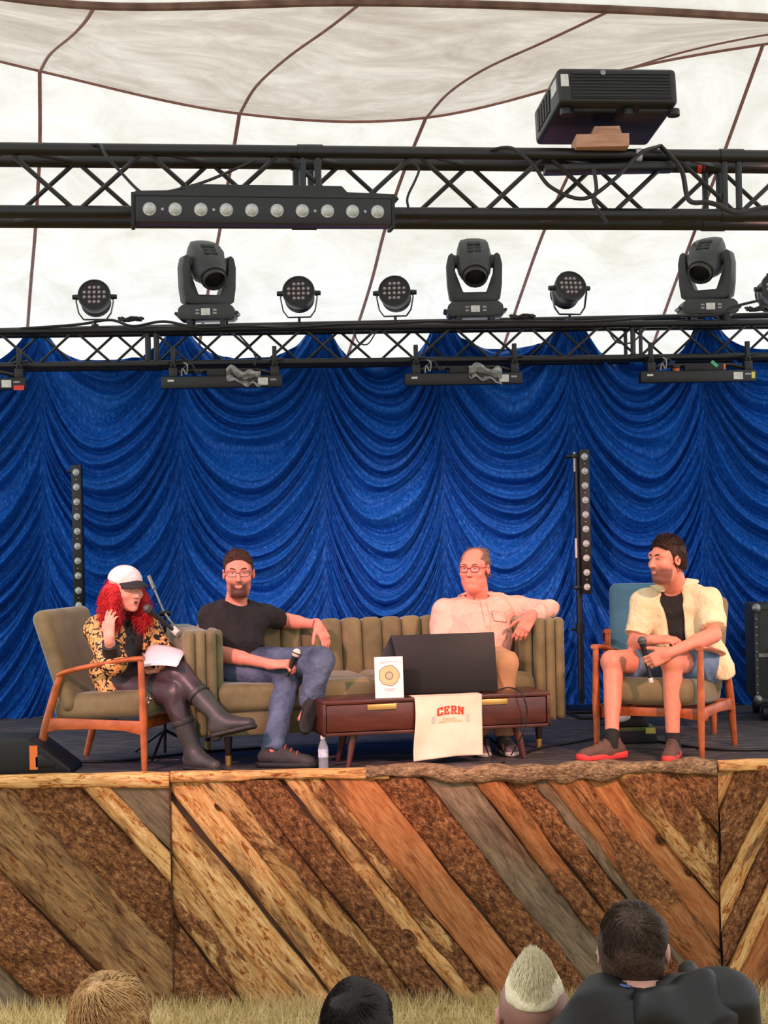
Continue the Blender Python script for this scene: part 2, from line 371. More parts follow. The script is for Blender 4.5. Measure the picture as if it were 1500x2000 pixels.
for i, (a, b_, k, q) in enumerate(left_planks): plank(a, b_, k, .95, (-3.3, XJ1-.004), q[0], q[1], 200+i, .003+.011*((i*5) % 3))
right_planks = [(1340, 1432, 'pale', S_), (1434, 1512, 'bark', B_), (1514, 1552, 'pale', S_), (1554, 1600, 'bark', B_), (1602, 1624, 'pale', S_), (1626, 1700, 'orange', S_), (1702, 1790, 'mixed_pale', Mi_), (1792, 1880, 'bark', B_), (1882, 1980, 'orange', S_), (1982, 2100, 'grey', S_)]
for i, (a, b_, k, q) in enumerate(right_planks): plank(a, b_, k, -.5, (XJ2+.004, 3.6), q[0], q[1], 300+i, .003+.011*((i*5) % 3))
def knot(px, py, r, ang):
    p = P(px, py, 10.375); m = Matrix.Translation(p) @ Matrix.Rotation(ang, 4, 'Y') @ Matrix.Scale(1.7, 4, (0, 0, 1)) @ Matrix.Rotation(R(90), 4, 'X')
    kn_ = obj('knot', MB().lathe([(.0005, -.004), (r*.35, .004), (r*.5, -.006), (r*.62, .010), (r*.8, -.004), (r, .006), (r*1.15, -.03)], 20, m, cap=False), M['wood_knot'], front)
M['wood_knot'] = pm('knot_wood', (72, 42, 24), (150, 96, 54), 30, .8, bmp=.4, bscale=60)
for a_ in ((492, 1834, .030, -.6), (800, 1832, .034, -.65), (825, 1652, .026, -.6), (128, 1764, .032, -.8), (1290, 1640, .022, -.6), (1345, 1702, .020, -.6), (1090, 1740, .018, -.6), (425, 1576, .014, -.6)): knot(*a_)
obj('joint_batten', MB().box((XJ1-.006, 10.345, -.1), (XJ1+.004, 10.4, 1.29)), M['wood_dark'], front)
# edge slabs along the lip of the stage
def slab(name, x0, x1, zt, zb, mat, amp, seed, ybulge, label):
    nl, nw = int((x1-x0)*70)+4, 18; V = []; F = []; f1, f2, f3 = snoise(seed, 6), snoise(seed+1, 25), snoise(seed+2, (20, 60, 60))
    xs = np.linspace(x0, x1, nl); z = np.zeros(nl); q = np.stack([xs, z, z], 1); top = zt+amp*.35*f1(q)+amp*.25*f2(q); bot = zb+amp*1.2*f1(q+5)+amp*.6*f2(q+5)
    for i in range(nl):
        for j in range(nw):
            a = 2*math.pi*j/nw; cz = (top[i]+bot[i])/2; hz = (top[i]-bot[i])/2
            p = A([xs[i], 10.375-math.copysign(abs(math.cos(a))**.6, math.cos(a))*ybulge, cz+math.copysign(abs(math.sin(a))**.7, math.sin(a))*hz])
            nn = float(f3(p[None])[0])*amp*.35; V.append((p[0], p[1]-math.cos(a)*nn, p[2]+math.sin(a)*nn*.6))
    for i in range(nl-1):
        for j in range(nw): F.append((i*nw+j, (i+1)*nw+j, (i+1)*nw+(j+1) % nw, i*nw+(j+1) % nw))
    me = bpy.data.meshes.new(name); me.from_pydata(V, [], F+[tuple(range(nw)), tuple(range((nl-1)*nw, nl*nw))[::-1]]); me.update()
    return tag(obj(name, me, mat), label, kind='structure')
slab('trim_1', -3.2, XJ1-.003, 1.345, 1.270, M['wood_pale'], .007, 11, .045, 'pale split timber along the stage lip')
slab('trim_2', XJ1+.003, .0, 1.343, 1.285, M['wood_pale'], .006, 21, .045, 'pale planed timber along the stage lip')
slab('trim_3', -.13, XJ2-.01, 1.352, 1.262, M['wood_barkpale'], .024, 31, .06, 'shaggy bark slab hanging over the stage lip')
slab('trim_4', XJ2+.003, 3.4, 1.345, 1.285, M['wood_pale'], .005, 41, .045, 'pale timber along the stage lip')
# curtain
cm, nt, b = new_mat('blue_crushed_velvet'); L = nt.links
nz = noise(nt, coords(nt, (3, 3, 1.2)), 18, 5, .7); L.new(ramp(nt, nz, [(.3, (8, 52, 124)), (.55, (22, 88, 178)), (.75, (54, 134, 220))]), b.inputs['Base Color'])
b.inputs['Roughness'].default_value = .5; b.inputs['Specular IOR Level'].default_value = .12; b.inputs['Sheen Weight'].default_value = .12; b.inputs['Sheen Tint'].default_value = lin((60, 130, 255)); b.inputs['Sheen Roughness'].default_value = .3
bump(nt, b, noise(nt, coords(nt, (1, 1, .5)), 60, 4, .6), .35, .01); M['velvet'] = cm
YC = 13.55
curtain = thing('curtain', 'deep blue crushed velvet swagged curtain across the back of the stage', 'curtain', (0, YC, ZD))
edges = [-4.55, -3.56, -2.505, -1.49, -.43, .4425, 1.406, 2.38, 3.34, 4.3]; dips = [.2, .2, .15, .18, .21, .15, .245, .2, .2]
def swag(ci):
    x0, x1 = edges[ci], edges[ci+1]; nu, nv = 66, 420; zt = 4.16-ZD
    u = np.sin(np.linspace(-1, 1, nu)*math.pi/2*.92)[None, :]/math.sin(math.pi/2*.92)*np.ones((nv, 1)); t = np.linspace(0, 1, nv)[:, None]*np.ones((1, nu))
    au = np.abs(u); top = zt - (dips[ci]+.06)*(1-np.clip(au/.86, 0, 1)**3.4) - (.0 if ci % 2 else .03)
    rise = (.46*(1-np.sqrt(1-(.94*u)**2)) + .34*au**2.0)*(1 + .12*np.sin(ci*3.3)) - .02*u*math.sin(ci*2.1)
    z = np.clip((-.95+t*(zt+.96)) + rise, 0, top)          # rows follow the hang of the folds
    zc = z - rise
    ph = zc/.165 + .35*np.sin(zc*5.3+ci*2.2)+.18*np.sin(zc*12.1+ci*4.1)+.16*np.sin(2.6*u+zc*4+ci)+.10*np.sin(5.1*u-zc*7+ci*2)+20
    idx = np.floor(ph); p = ph-idx; hsh = np.abs(np.sin(idx*12.9898+ci*78.233)*43758.5)%1
    prof = np.where(p < .3, .5-.5*np.cos(np.pi*p/.3), .5+.5*np.cos(np.pi*(p-.3)/.7))
    ph2 = ph*2.37+ci; p2 = ph2-np.floor(ph2); prof2 = np.where(p2 < .35, .5-.5*np.cos(np.pi*p2/.35), .5+.5*np.cos(np.pi*(p2-.35)/.65))
    ampu = (1-.80*au**2.2)
    d = .15*ampu*prof*(.6+.6*hsh) + .045*(1-.55*au**1.5)*prof2 + .10*(1-au**2.5)
    d += .010*au**4*np.sin(u*46+np.sin(z*3+ci)*1.5)
    d = d*np.clip((1-au)*7, 0, 1)
    X = (x0+x1)/2 + u*((x1-x0)/2+.004) + .012*np.sin(z*2.2+ci)*(1-au)
    V = np.stack([X, -d, z], 2).reshape(-1, 3); I = np.arange(nu*nv).reshape(nv, nu)
    F = np.stack([I[:-1, :-1], I[:-1, 1:], I[1:, 1:], I[1:, :-1]], 2).reshape(-1, 4); zz_ = z.ravel()[F]; F = F[(zz_.max(1)-zz_.min(1)) > 1e-4]
    obj('swag_panel', mesh_np('swag_panel', V, F), M['velvet'], curtain)
for ci in range(len(edges)-1): swag(ci)
cr = MB(); cr.cyl((-4.7, .03, 4.17-ZD), (4.5, .03, 4.17-ZD), .024); obj('hanging_rail', cr, pm('black_rail', (18, 18, 20), rough=.5), curtain)
# tent: seams run from behind the curtain up to a fold line, then over a flatter ceiling to a brown edge beam
def tent_mat(name, stops, tr):
    m, nt, b = new_mat(name); L = nt.links; out = nt.nodes['Material Output']
    v = coords(nt, (1, 1, 1)); st = ramp(nt, noise(nt, v, 1.6, 9, .72, .8), stops)
    sp = ramp(nt, noise(nt, coords(nt, (1, 2.5, 2.5)), 7, 8, .8), [(.0, (255, 255, 255)), (.64, (255, 255, 255)), (.74, (222, 214, 196))])
    mx = node(nt, 'ShaderNodeMix', data_type='RGBA', blend_type='MULTIPLY'); mx.inputs[0].default_value = .8; L.new(st, mx.inputs[6]); L.new(sp, mx.inputs[7])
    L.new(mx.outputs[2], b.inputs['Base Color']); b.inputs['Roughness'].default_value = .7; b.inputs['Specular IOR Level'].default_value = .2
    t = node(nt, 'ShaderNodeBsdfTranslucent'); L.new(mx.outputs[2], t.inputs[0]); ms = node(nt, 'ShaderNodeMixShader'); ms.inputs[0].default_value = tr
    L.new(b.outputs[0], ms.inputs[1]); L.new(t.outputs[0], ms.inputs[2]); L.new(ms.outputs[0], out.inputs[0]); return m
M['tent_white'] = tent_mat('tent_white_canvas', [(.3, (206, 204, 190)), (.5, (222, 221, 214)), (.7, (236, 236, 232))], .6)
M['tent_grey'] = tent_mat('tent_weathered_canvas', [(.3, (170, 160, 146)), (.5, (196, 188, 176)), (.7, (222, 218, 208))], .5)  # stained canvas; the upper panels' weaker light is put into the greyer tone
M['seam'] = pm('tent_seam_webbing', (132, 88, 80), (150, 110, 100), 20, .8)
low = [[(-330, 700), (-330, 540), (-325, 400), (-315, 250), (-300, 40)],
       [(50, 700), (60, 560), (70, 440), (78, 290), (78, 136)],
       [(385, 700), (408, 560), (430, 445), (449, 335), (468, 219)],
       [(677, 700), (722, 560), (752, 445), (788, 335), (832, 227)],
       [(975, 700), (1022, 560), (1062, 450), (1115, 330), (1222, 132)],
       [(1265, 700), (1315, 560), (1358, 445), (1412, 300), (1490, 84)],
       [(1570, 700), (1625, 560), (1680, 430), (1740, 280), (1830, 40)]]
upp = [[(-300, 40), (-290, 10), (-275, -15), (-260, -30), (-240, -45)],
       [(78, 136), (98, 102), (140, 66), (166, 38), (184, 9)],
       [(468, 219), (500, 165), (562, 108), (640, 52), (704, 2)],
       [(832, 227), (876, 178), (948, 130), (1068, 75), (1192, 16)],
       [(1222, 132), (1330, 99), (1450, 72), (1560, 55), (1680, 42)],
       [(1490, 84), (1640, 62), (1780, 50), (1950, 46), (2150, 60)],
       [(1830, 40), (2000, 35), (2150, 40), (2400, 50), (2600, 70)]]
YL = [15.1, 14.1, 13.2, 12.4, 11.6]; YU = [11.6, 10.8, 10.1, 9.4, 8.7]
ceil = thing('ceiling', 'pale weathered tent canopy over the stage', 'tent'); del ceil['category']; tag(ceil, kind='structure')
def seam_curve(pts, Ys, n=8): return spline([P(x, y, Y) for (x, y), Y in zip(pts, Ys)], n)
def fabric(rows, name, mat, sag=0.0):
    nU = 10; cols = []
    for i in range(len(rows)-1):
        V = []; F = []; m = len(rows[0])
        for k in range(m):
            q = [rows[max(i-1, 0)][k], rows[i][k], rows[i+1][k], rows[min(i+2, len(rows)-1)][k]]
            if i == 0: q[0] = 2*q[1]-q[2]
            if i+2 >= len(rows): q[3] = 2*q[2]-q[1]
            a, b_, c, d = q
            for j in range(nU+1):
                t = j/nU; p = .5*((2*b_)+(c-a)*t+(2*a-5*b_+4*c-d)*t*t+(3*b_-a-3*c+d)*t**3); p = p+Vector((0, 0, -sag*math.sin(math.pi*t))); V.append(p)
        for k in range(m-1):
            for j in range(nU): F.append((k*(nU+1)+j, k*(nU+1)+j+1, (k+1)*(nU+1)+j+1, (k+1)*(nU+1)+j))
        obj(name, mesh_np(name, V, F), mat, ceil)
lowc = [seam_curve(p, YL) for p in low]; uppc = [seam_curve(p, YU) for p in upp]
def ends(c): return c[-1]
nearc = [spline([c[-1], c[-1]+Vector((.05, -1.0, .35)), c[-1]+Vector((.1, -2.6, .9)), c[-1]+Vector((.1, -6.0, 1.6)), c[-1]+Vector((.1, -10.0, 1.7))], 5) for c in uppc]
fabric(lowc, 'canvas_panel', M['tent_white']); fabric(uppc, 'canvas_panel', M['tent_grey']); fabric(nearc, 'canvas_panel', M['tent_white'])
for c in lowc: obj('seam', MB().tube([p+Vector((0, -.01, -.01)) for p in c], .0125, 6, flat=.5), M['seam'], ceil)
for c in uppc: obj('seam', MB().tube([p+Vector((0, 0, -.012)) for p in c], .011, 6, flat=.5), M['seam'], ceil)
def across(cs, k):
    pts = [c[k] for c in cs]; return spline(pts, 10)
obj('fold_rope', MB().tube([p+Vector((0, -.01, -.012)) for p in across(lowc, -1)], .009, 6), M['seam'], ceil)
obj('edge_beam', MB().tube([p+Vector((0, 0, .0)) for p in across(uppc, -1)], .026, 8), pm('edge_beam_brown', (92, 66, 54), (124, 96, 82), 9, .7), ceil)
# ------------------------------------------------------------------ trusses and lighting gear
M['blk'] = pm('black_powder_coat', (9, 9, 10), (15, 15, 16), 14, .42, bmp=.1)
M['char'] = pm('charcoal_plastic', (40, 43, 43), (52, 55, 54), 10, .5, bmp=.1)
M['dark'] = pm('matt_black_plastic', (10, 10, 11), rough=.6)
M['lens'] = pm('frosted_lens', (196, 200, 194), (150, 154, 150), 60, .15, spec=.9)
M['lensd'] = pm('dark_lens', (20, 22, 24), rough=.08, spec=.9)
M['chrome'] = pm('brushed_steel', (150, 150, 150), (120, 118, 116), 20, .35, metal=.85)
M['wht'] = pm('white_label', (214, 214, 208), (190, 190, 184), 40, .6)
M['red'] = pm('red_tape', (214, 58, 44), rough=.6)
M['tapeo'] = pm('orange_tape', (240, 120, 50), rough=.6)
M['green'] = pm('green_tape', (70, 170, 120), rough=.6)
M['yel'] = pm('yellow_sticker', (212, 204, 96), rough=.6)
M['bag'] = pm('grey_plastic_bag', (160, 160, 156), (110, 110, 108), 22, .35, bmp=.6, bscale=40)
M['ply'] = pm('raw_pine_block', (196, 150, 120), (170, 120, 92), 8, .7, stretch=(1, 6, 6))
M['rubber'] = pm('black_cable_rubber', (13, 13, 14), rough=.5)
def truss(name, p0, p1, label, T=.265, ends_at=(), rc=.025):
    d = p1-p0; Ln = d.length; o = thing(name, label, 'truss', p0); o.rotation_euler = Matrix((d.normalized(), Vector((0, 0, 1)).cross(d).normalized(), d.normalized().cross(Vector((0, 0, 1)).cross(d).normalized()))).transposed().to_euler()
    h, w = .12, .12; ch = None
    for yy in (-w, w):
        for zz in (-h, h): 
            if ch is None: ch = MB().cyl((0, 0, 0), (Ln, 0, 0), rc, n=14).mesh('chord')
            c = obj('chord', ch, M['blk'], o, None); c.location = (0, yy, zz)
    n = int(Ln/T); br = MB().cyl((0, 0, -.5), (0, 0, .5), .0095, n=8).mesh('brace')
    def strut(a, b):
        a, b = Vector(a), Vector(b); c = obj('brace', br, M['blk'], o, None); c.location = (a+b)/2; c.rotation_euler = (b-a).to_track_quat('Z', 'Y').to_euler(); c.scale = (1, 1, (b-a).length)
    for i in range(n):
        x0, x1 = i*T, (i+1)*T; s = 1 if i % 2 else -1
        strut((x0, -w, -s*h), (x1, -w, s*h)); strut((x0, w, s*h), (x1, w, -s*h)); 
        if i % 2 == 0: strut((x0, -w, h), (x1, w, h)); strut((x0, w, -h), (x1, -w, -h))
    for x in ends_at:
        for e in (-.03, .03):
            for yy in (-w, w): obj('end_post', MB().cyl((x+e, yy, -h), (x+e, yy, h), .014, n=8), M['blk'], o)
        for yy in (-w, w):
            for zz in (-h, h): obj('coupler', MB().cyl((x-.05, yy, zz), (x+.05, yy, zz), rc+.004, n=14), M['blk'], o)
    return o
ftA, ftB = P(-260, 361, 7.08), P(1760, 375, 7.72)
ft = truss('box_truss', ftA, ftB, 'black box truss close overhead carrying a lamp bar and a projector', ends_at=(1.70, 3.42))
btA, btB = P(-300, 688, 12.85), P(1800, 662, 13.38)
bt = truss('box_truss', btA, btB, 'black box truss in front of the blue curtain carrying the row of stage lamps', ends_at=(2.12, 5.55))
def bt_top(px):     # a spot on the front truss's back neighbour: top chords
    t = (px+300)/2100; p = btA.lerp(btB, t); return Vector((p.x, p.y, p.z+.145))
# --- LED par
def par(px, py, tilt, pan, label, scale=1.0):
    b0 = bt_top(px); o = thing('par_can', label, 'stage lamp', b0, pan, 'LED par lamps standing on the back truss')
    zc = (P(px, py, b0.y).z-b0.z)/.84; o.scale = (.84,)*3
    obj('clamp', MB().box((-.03, -.03, -.03), (.03, .03, .035), bev=.006).cyl((0, 0, .03), (0, 0, .075), .012), M['blk'], o)
    y = [(-.15, zc+.03), (-.155, zc-.02), (-.135, .13), (-.095, .075), (.095, .075), (.135, .13), (.155, zc-.02), (.15, zc+.03)]
    m = MB()
    for i in range(len(y)-1):
        a, b = Vector((y[i][0], 0, y[i][1])), Vector((y[i+1][0], 0, y[i+1][1])); m.tube([a, b], .02, 6, flat=.35)
    obj('yoke', m, M['chrome'], o)
    hd = obj('housing', MB().lathe([(.085, -.17), (.105, -.16), (.118, -.10), (.124, -.10), (.124, -.085), (.120, -.08), (.130, -.03), (.137, .02), (.137, .055), (.128, .06), (.122, .045)], 28), M['char'], o)
    hd.location = (0, 0, zc+.02); hd.rotation_euler = (R(90-tilt), 0, 0)
    obj('lens_plate', MB().lathe([(.001, .044), (.124, .044), (.124, .05), (.001, .05)], 24, cap=False), M['dark'], hd)
    ln = MB().lathe([(.0005, .064), (.010, .060), (.0155, .05), (.0155, .046)], 10, cap=False).mesh('lens')
    for yy, xs in ((.066, (-.037, 0, .037)), (.024, (-.082, -.041, 0, .041, .082)), (-.018, (-.082, -.041, 0, .041, .082)), (-.060, (-.037, 0, .037))):
        for x in xs: obj('lens', ln, M['lensp'], hd, None).location = (x, yy, 0)
    obj('fins', sum_fins(), M['blk'], hd)
    obj('handle', MB().tube([(-.05, .125, -.02), (-.045, .15, -.02), (.045, .15, -.02), (.05, .125, -.02)], .008, 6), M['char'], hd)
    for s in (-1, 1): obj('knob', MB().cyl((s*.135, 0, zc+.02), (s*.185, 0, zc+.02), .024, .02, 10), M['blk'], o)
    return o
def sum_fins():
    m = MB()
    for z in (-.145, -.125, -.105, -.06): m.lathe([(.10, z), (.127, z), (.127, z+.006), (.10, z+.006)], 24)
    return m
M['lensp'] = pm('par_lens', (196, 176, 178), (120, 110, 112), 90, .2, spec=.8)
par(172, 585, 14, R(4), 'LED par lamp at the left end of the back truss')
par(565, 578, 12, 0, 'LED par lamp just right of the leftmost moving head')
par(752, 577, 12, R(-6), 'LED par lamp between two moving heads, left of the middle one')
par(1095, 568, 20, R(14), 'LED par lamp tilted towards the left, right of the middle moving head')
par(1505, 570, 14, R(10), 'LED par lamp cut off at the right picture edge')
# --- moving heads
def moving_head(px, pan, tilt, label):
    b0 = bt_top(px); o = thing('moving_head', label, 'stage lamp', b0, 0, 'moving head lamps standing on the back truss'); z0 = .045
    base = obj('base', MB().prism([(-.21, z0+.02), (-.185, z0), (.185, z0), (.21, z0+.02), (.20, z0+.085), (.17, z0+.11), (-.17, z0+.11), (-.20, z0+.085)], -.13, .13, bev=.008), M['char'], o)
    obj('display', MB().box((-.035, -.1365, z0+.03), (.03, -.13, z0+.078)), M['wht'], base)
    for x in (-.075, .05): 
        for z in (z0+.036, z0+.06): obj('button', MB().box((x, -.136, z), (x+.028, -.13, z+.014)), M['chrome'], base)
    for x in (-.195, .195): obj('side_handle', MB().tube([(x, -.10, z0+.04), (x*1.13, -.09, z0+.05), (x*1.13, .09, z0+.05), (x, .10, z0+.04)], .013, 6), M['blk'], base)
    for x in (-.12, .12): obj('clamp', MB().box((x-.02, -.14, -.04), (x+.02, -.08, z0), bev=.005).box((x-.02, .08, -.04), (x+.02, .14, z0), bev=.005), M['blk'], o)
    o.scale = (.97,)*3
    yk = obj('yoke', MB().prism([(-.185, .02), (-.15, 0), (.15, 0), (.185, .02), (.20, .12), (.205, .27), (.19, .34), (.165, .36), (.145, .34), (.14, .22), (.085, .07), (-.085, .07), (-.14, .22), (-.145, .34), (-.165, .36), (-.19, .34), (-.205, .27), (-.20, .12)], -.065, .065, bev=.008), M['char'], o)
    yk.location = (0, 0, z0+.115); yk.rotation_euler = (0, 0, pan)
    prof = [(.075, -.20), (.105, -.17), (.122, -.10), (.128, .0), (.118, .10), (.096, .17), (.086, .19), (.086, .235), (.078, .24), (.074, .20), (.07, .17)]
    V = MB(); n = 8; m = MB(); m.lathe(prof, 16)
    # squarish shoulders: push the lathe towards a rounded box at the back
    vv = []
    for x, y, z in m.v:
        f = max(0, min(1, (.16-z)/.12)); r = math.hypot(x, y)+1e-6; sq = min(1.22, 1/max(abs(x/r), abs(y/r))**.7); k = 1+(sq-1)*f; vv.append((x*k*1.02, y*k*.95, z))
    m.v = vv
    hd = obj('head', m, M['char'], yk); hd.location = (0, 0, .30); hd.rotation_euler = (R(90)+tilt, 0, 0)
    obj('lens', MB().lathe([(.0005, .205), (.05, .20), (.074, .19), (.074, .185)], 20, cap=False), M['lensd'], hd)
    obj('lens_ring', MB().lathe([(.088, .175), (.097, .18), (.097, .20), (.088, .205)], 24), M['blk'], hd)
    for i in range(2):
        for j in range(3): obj('vent', MB().box((-.05+i*.052, .108, -.07+j*.045), (-.004+i*.052, .1255-.002*j, -.035+j*.045), bev=.003, seg=1), M['dark'], hd)
    for s in (-1, 1): obj('pivot', MB().cyl((s*.12, 0, 0), (s*.16, 0, 0), .05, n=16), M['char'], hd)
    return o
moving_head(388, R(24), R(38), 'charcoal moving head lamp aimed down to the right, leftmost of three')
moving_head(908, R(0), R(38), 'charcoal moving head lamp aimed straight out, middle of three')
moving_head(1370, R(-27), R(34), 'charcoal moving head lamp aimed down to the left, rightmost of three')
# --- batten fixtures hung under the back truss
def batten(px0, px1, py, label, bits):
    p0, p1 = P(px0, py, bt_top(px0).y-.27), P(px1, py-5, bt_top(px1).y-.27); L_ = (p1-p0).length; d = p1-p0
    o = thing('light_batten', label, 'stage lamp', p0, math.atan2(d.y, d.x), 'black battens slung under the back truss')
    obj('housing', MB().prism([(0, -.045), (0, .035), (L_, .035), (L_, -.045)], -.05, .05, bev=.006), M['blk'], o)
    obj('power_box', MB().box((L_*.38, -.045, .035), (L_*.72, .045, .085), bev=.006), M['dark'], o)
    obj('label', MB().box((L_*.055, -.053, .0), (L_*.105, -.05, .014)), M['wht'], o); obj('label', MB().box((L_*.80, -.053, -.03), (L_*.88, -.05, .02)), M['wht'], o); obj('label', MB().box((L_*.90, -.053, .0), (L_*.95, -.05, .012)), M['chrome'], o)
    for x in (.10, .94): 
        obj('clamp', MB().box((L_*x-.03, -.03, .03), (L_*x+.03, .03, .10), bev=.006).box((L_*x-.015, -.02, .1), (L_*x+.015, .02, .24), bev=.004).box((L_*x-.02, -.02, .10), (L_*x+.02, .17, .13), bev=.004).cyl((L_*x-.04, .0, .14), (L_*x+.06, 0, .15), .01), M['blk'], o)
    obj('bracket', MB().tube([(L_*.12, 0, .06), (L_*.2, .0, .075), (L_*.8, 0, .075), (L_*.92, 0, .05)], .016, 6), M['blk'], o)
    obj('cable', MB().tube(spline([(L_*.16, -.03, .05), (L_*.20, -.05, .10), (L_*.25, -.03, .12), (L_*.30, -.05, .06), (L_*.36, -.02, .08)], 6), .008, 6), M['rubber'], o)
    obj('cable_tie', MB().tube(spline([(L_*.17, -.05, .04), (L_*.18, -.06, .09), (L_*.21, -.055, .05), (L_*.22, -.055, .11), (L_*.19, -.05, .13)], 5), .005, 5), M['bag'], o)
    for b in bits:
        if b == 'bag':
            f = snoise(px0, 40); m = MB(); V = []; F = []
            for i in range(15):
                for j in range(9):
                    x = L_*(.54+.28*i/14); z = .10-.10*(j/8)-.045*(i/14); V.append((x, -.055-.02*math.sin(j*.9)-.012*float(f(A([[x*3, 0, z*5]]))[0]), z+.015*float(f(A([[x*2, 1, z]]))[0])))
            for i in range(14):
                for j in range(8): F.append((i*9+j, (i+1)*9+j, (i+1)*9+j+1, i*9+j+1))
            bo = obj('plastic_wrap', m.add(V, F), M['bag'], o); bo.modifiers.new('t', 'SOLIDIFY').thickness = .006
        if b == 'tape': obj('tape', MB().box((L_*.30, -.03, .035), (L_*.34, .05, .07), bev=.004), M['tapeo'], o); obj('tape', MB().box((L_*.70, -.03, .04), (L_*.74, .05, .08), bev=.004), M['tapeo'], o); obj('tape', MB().box((-.02, -.05, -.012), (.035, -.045, .012), Matrix.Translation((L_*.63, 0, .085)) @ Matrix.Rotation(R(40), 4, 'Y')), M['green'], o); obj('sticker', MB().box((L_*.955, -.054, -.025), (L_*.985, -.05, .02)), M['yel'], o)
        if b == 'redtag': obj('tag', MB().box((L_*.90, -.056, -.05), (L_*.985, -.05, -.018)), M['red'], o)
    return o
batten(-185, 52, 752, 'black light batten with a red tag at the left picture edge', ['redtag'])
batten(315, 551, 747, 'black light batten with grey plastic wrap, under the leftmost moving head', ['bag'])
batten(790, 1019, 741, 'black light batten with grey plastic wrap, under the middle moving head', ['bag'])
batten(1249, 1474, 736, 'black light batten with orange and green tape, under the rightmost moving head', ['tape'])
# --- LED bars: ten lenses in a row
def led_bar(o, Ln, n=10, w=.085, horizontal=True, cover=True):
    """housing along local x, lenses facing local -y"""
    obj('housing', MB().prism([(0, -w/2), (0, w/2), (Ln, w/2), (Ln, -w/2)], -.035, .06, bev=.005), M['blk'], o)
    ln = MB().lathe([(.0005, .016), (.013, .013), (.021, .004), (.024, .004), (.026, 0), (.026, -.006)], 16, cap=False).mesh('lens'); sc = MB().cyl((0, 0, -.002), (0, 0, .003), .006, n=8).mesh('screw')
    for i in range(n):
        x = Ln*(.055+.89*i/(n-1)); q = obj('lens', ln, M['lens'], o, None); q.location = (x, -.037, 0); q.rotation_euler = (R(90), 0, 0)
        if i in (0, 2, 6, 8): q = obj('screw', sc, M['chrome'], o, None); q.location = (Ln*(.055+.89*(i+.5)/(n-1)), -.036, 0); q.rotation_euler = (R(90), 0, 0)
a, b2 = P(264, 411, 6.93), P(762, 417, 7.06); d = b2-a
lb = thing('led_bar', 'long black bar with ten round lenses bolted along the near truss', 'stage lamp', a, math.atan2(d.y, d.x)); led_bar(lb, d.length, w=.10); lb.rotation_euler[1] = -math.asin(d.z/d.length)
obj('top_cover', MB().prism([(-.01, .05), (.0, .07), (.18, .075), (.21, .098), (.78, .098), (.80, .075), (.985, .07), (1.0, .05)], -.03, .07, bev=.004), M['blk'], lb)
obj('bracket', MB().box((-.015, -.03, -.06), (0, .09, .065), bev=.003).box((d.length, -.03, -.06), (d.length+.015, .09, .065), bev=.003), M['dark'], lb)
# --- vertical LED bars on stands near the curtain
def led_stand(px, pyt, pyb, pole_dx, Y, label, zb):
    t, b = P(px, pyt, Y), P(px+6, pyb, Y); Ln = t.z-b.z; base = Vector((t.x+pole_dx, Y+.06, ZD))
    o = thing('light_stand', label, 'stage lamp', base); hz = b.z-ZD
    bar = obj('lamp_bar', MB().box((-.035, -.04, 0), (.035, .04, Ln), bev=.005), M['blk'], o); bar.location = (-pole_dx, -.06, hz)
    ln = MB().lathe([(.0005, .014), (.012, .011), (.02, .003), (.023, .003), (.025, -.004)], 16, cap=False).mesh('lens')
    for i in range(10): q = obj('lens', ln, M['lens'], bar, None); q.location = (0, -.042, Ln*(.05+.9*i/9)); q.rotation_euler = (R(90), 0, 0)
    for i in (0, 2, 4, 6, 8): q = obj('screw', MB().cyl((0, 0, -.002), (0, 0, .003), .005, n=8), M['chrome'], bar); q.location = (0, -.041, Ln*(.05+.9*(i+.5)/9)); q.rotation_euler = (R(90), 0, 0)
    obj('pole', MB().cyl((0, 0, .05), (0, 0, hz+Ln-.02), .022, n=14), M['blk'], o)
    obj('collar', MB().cyl((0, 0, .55), (0, 0, .62), .03, n=14).cyl((-.06, 0, .58), (0, 0, .58), .01), M['dark'], o)
    obj('clamp', MB().box((-.04, -.03, hz+Ln-.06), (max(.02, -pole_dx), .03, hz+Ln-.03), bev=.004).box((-.04, -.03, hz+.03), (max(.02, -pole_dx), .03, hz+.06), bev=.004).cyl((-.075, 0, hz+Ln-.045), (-.03, 0, hz+Ln-.045), .014), M['blk'], o)
    for s in (.25, .85): obj('safety_label', MB().box((-.026, -.0245, hz+Ln*s), (-.012, -.019, hz+Ln*s+.14)), M['wht'], o)
    obj('base_plate', MB().box((-.22, -.22, .0), (.22, .22, .02), bev=.006), M['blk'], o)
    return o
led_stand(150, 908, 1196, -.0, 13.05, 'upright lamp bar with ten lenses behind the red-haired speaker', 0)
led_stand(1140, 878, 1160, -.045, 13.15, 'upright lamp bar with ten lenses on a pole between the sofa and the right armchair', 0)
# --- projector riding on the near truss
pj = thing('projector', 'black projector tilted on a pine block on top of the near truss', 'projector', P(1190, 288, 7.52)); pj.rotation_euler = (0, 0, 0)
W_, D_, H_ = .240, .235, .075
body = obj('body', MB().box((-W_, -D_, -H_), (W_, D_, H_), bev=.02, seg=3), M['blk'], pj); body.location = Vector((.925, 7.475, 4.40))-Vector(pj.location); body.rotation_euler = (R(-9), 0, R(7))
obj('grille', MB().box((-W_+.05, -D_-.006, -H_+.02), (W_-.025, -D_+.005, H_-.02), bev=.004), M['dark'], body)
for i in range(8): obj('grille_slat', MB().box((-W_+.055, -D_-.010, -H_+.027+.0132*i), (W_-.03, -D_-.004, -H_+.0305+.0132*i)), M['blk'], body)
obj('badge', MB().cyl((-.06, -D_-.012, .05), (-.06, -D_-.005, .05), .011, n=14), M['chrome'], body)
obj('label', MB().box((-W_+.012, -D_-.003, -.005), (-W_+.042, -D_+.002, .045)), M['wht'], body)
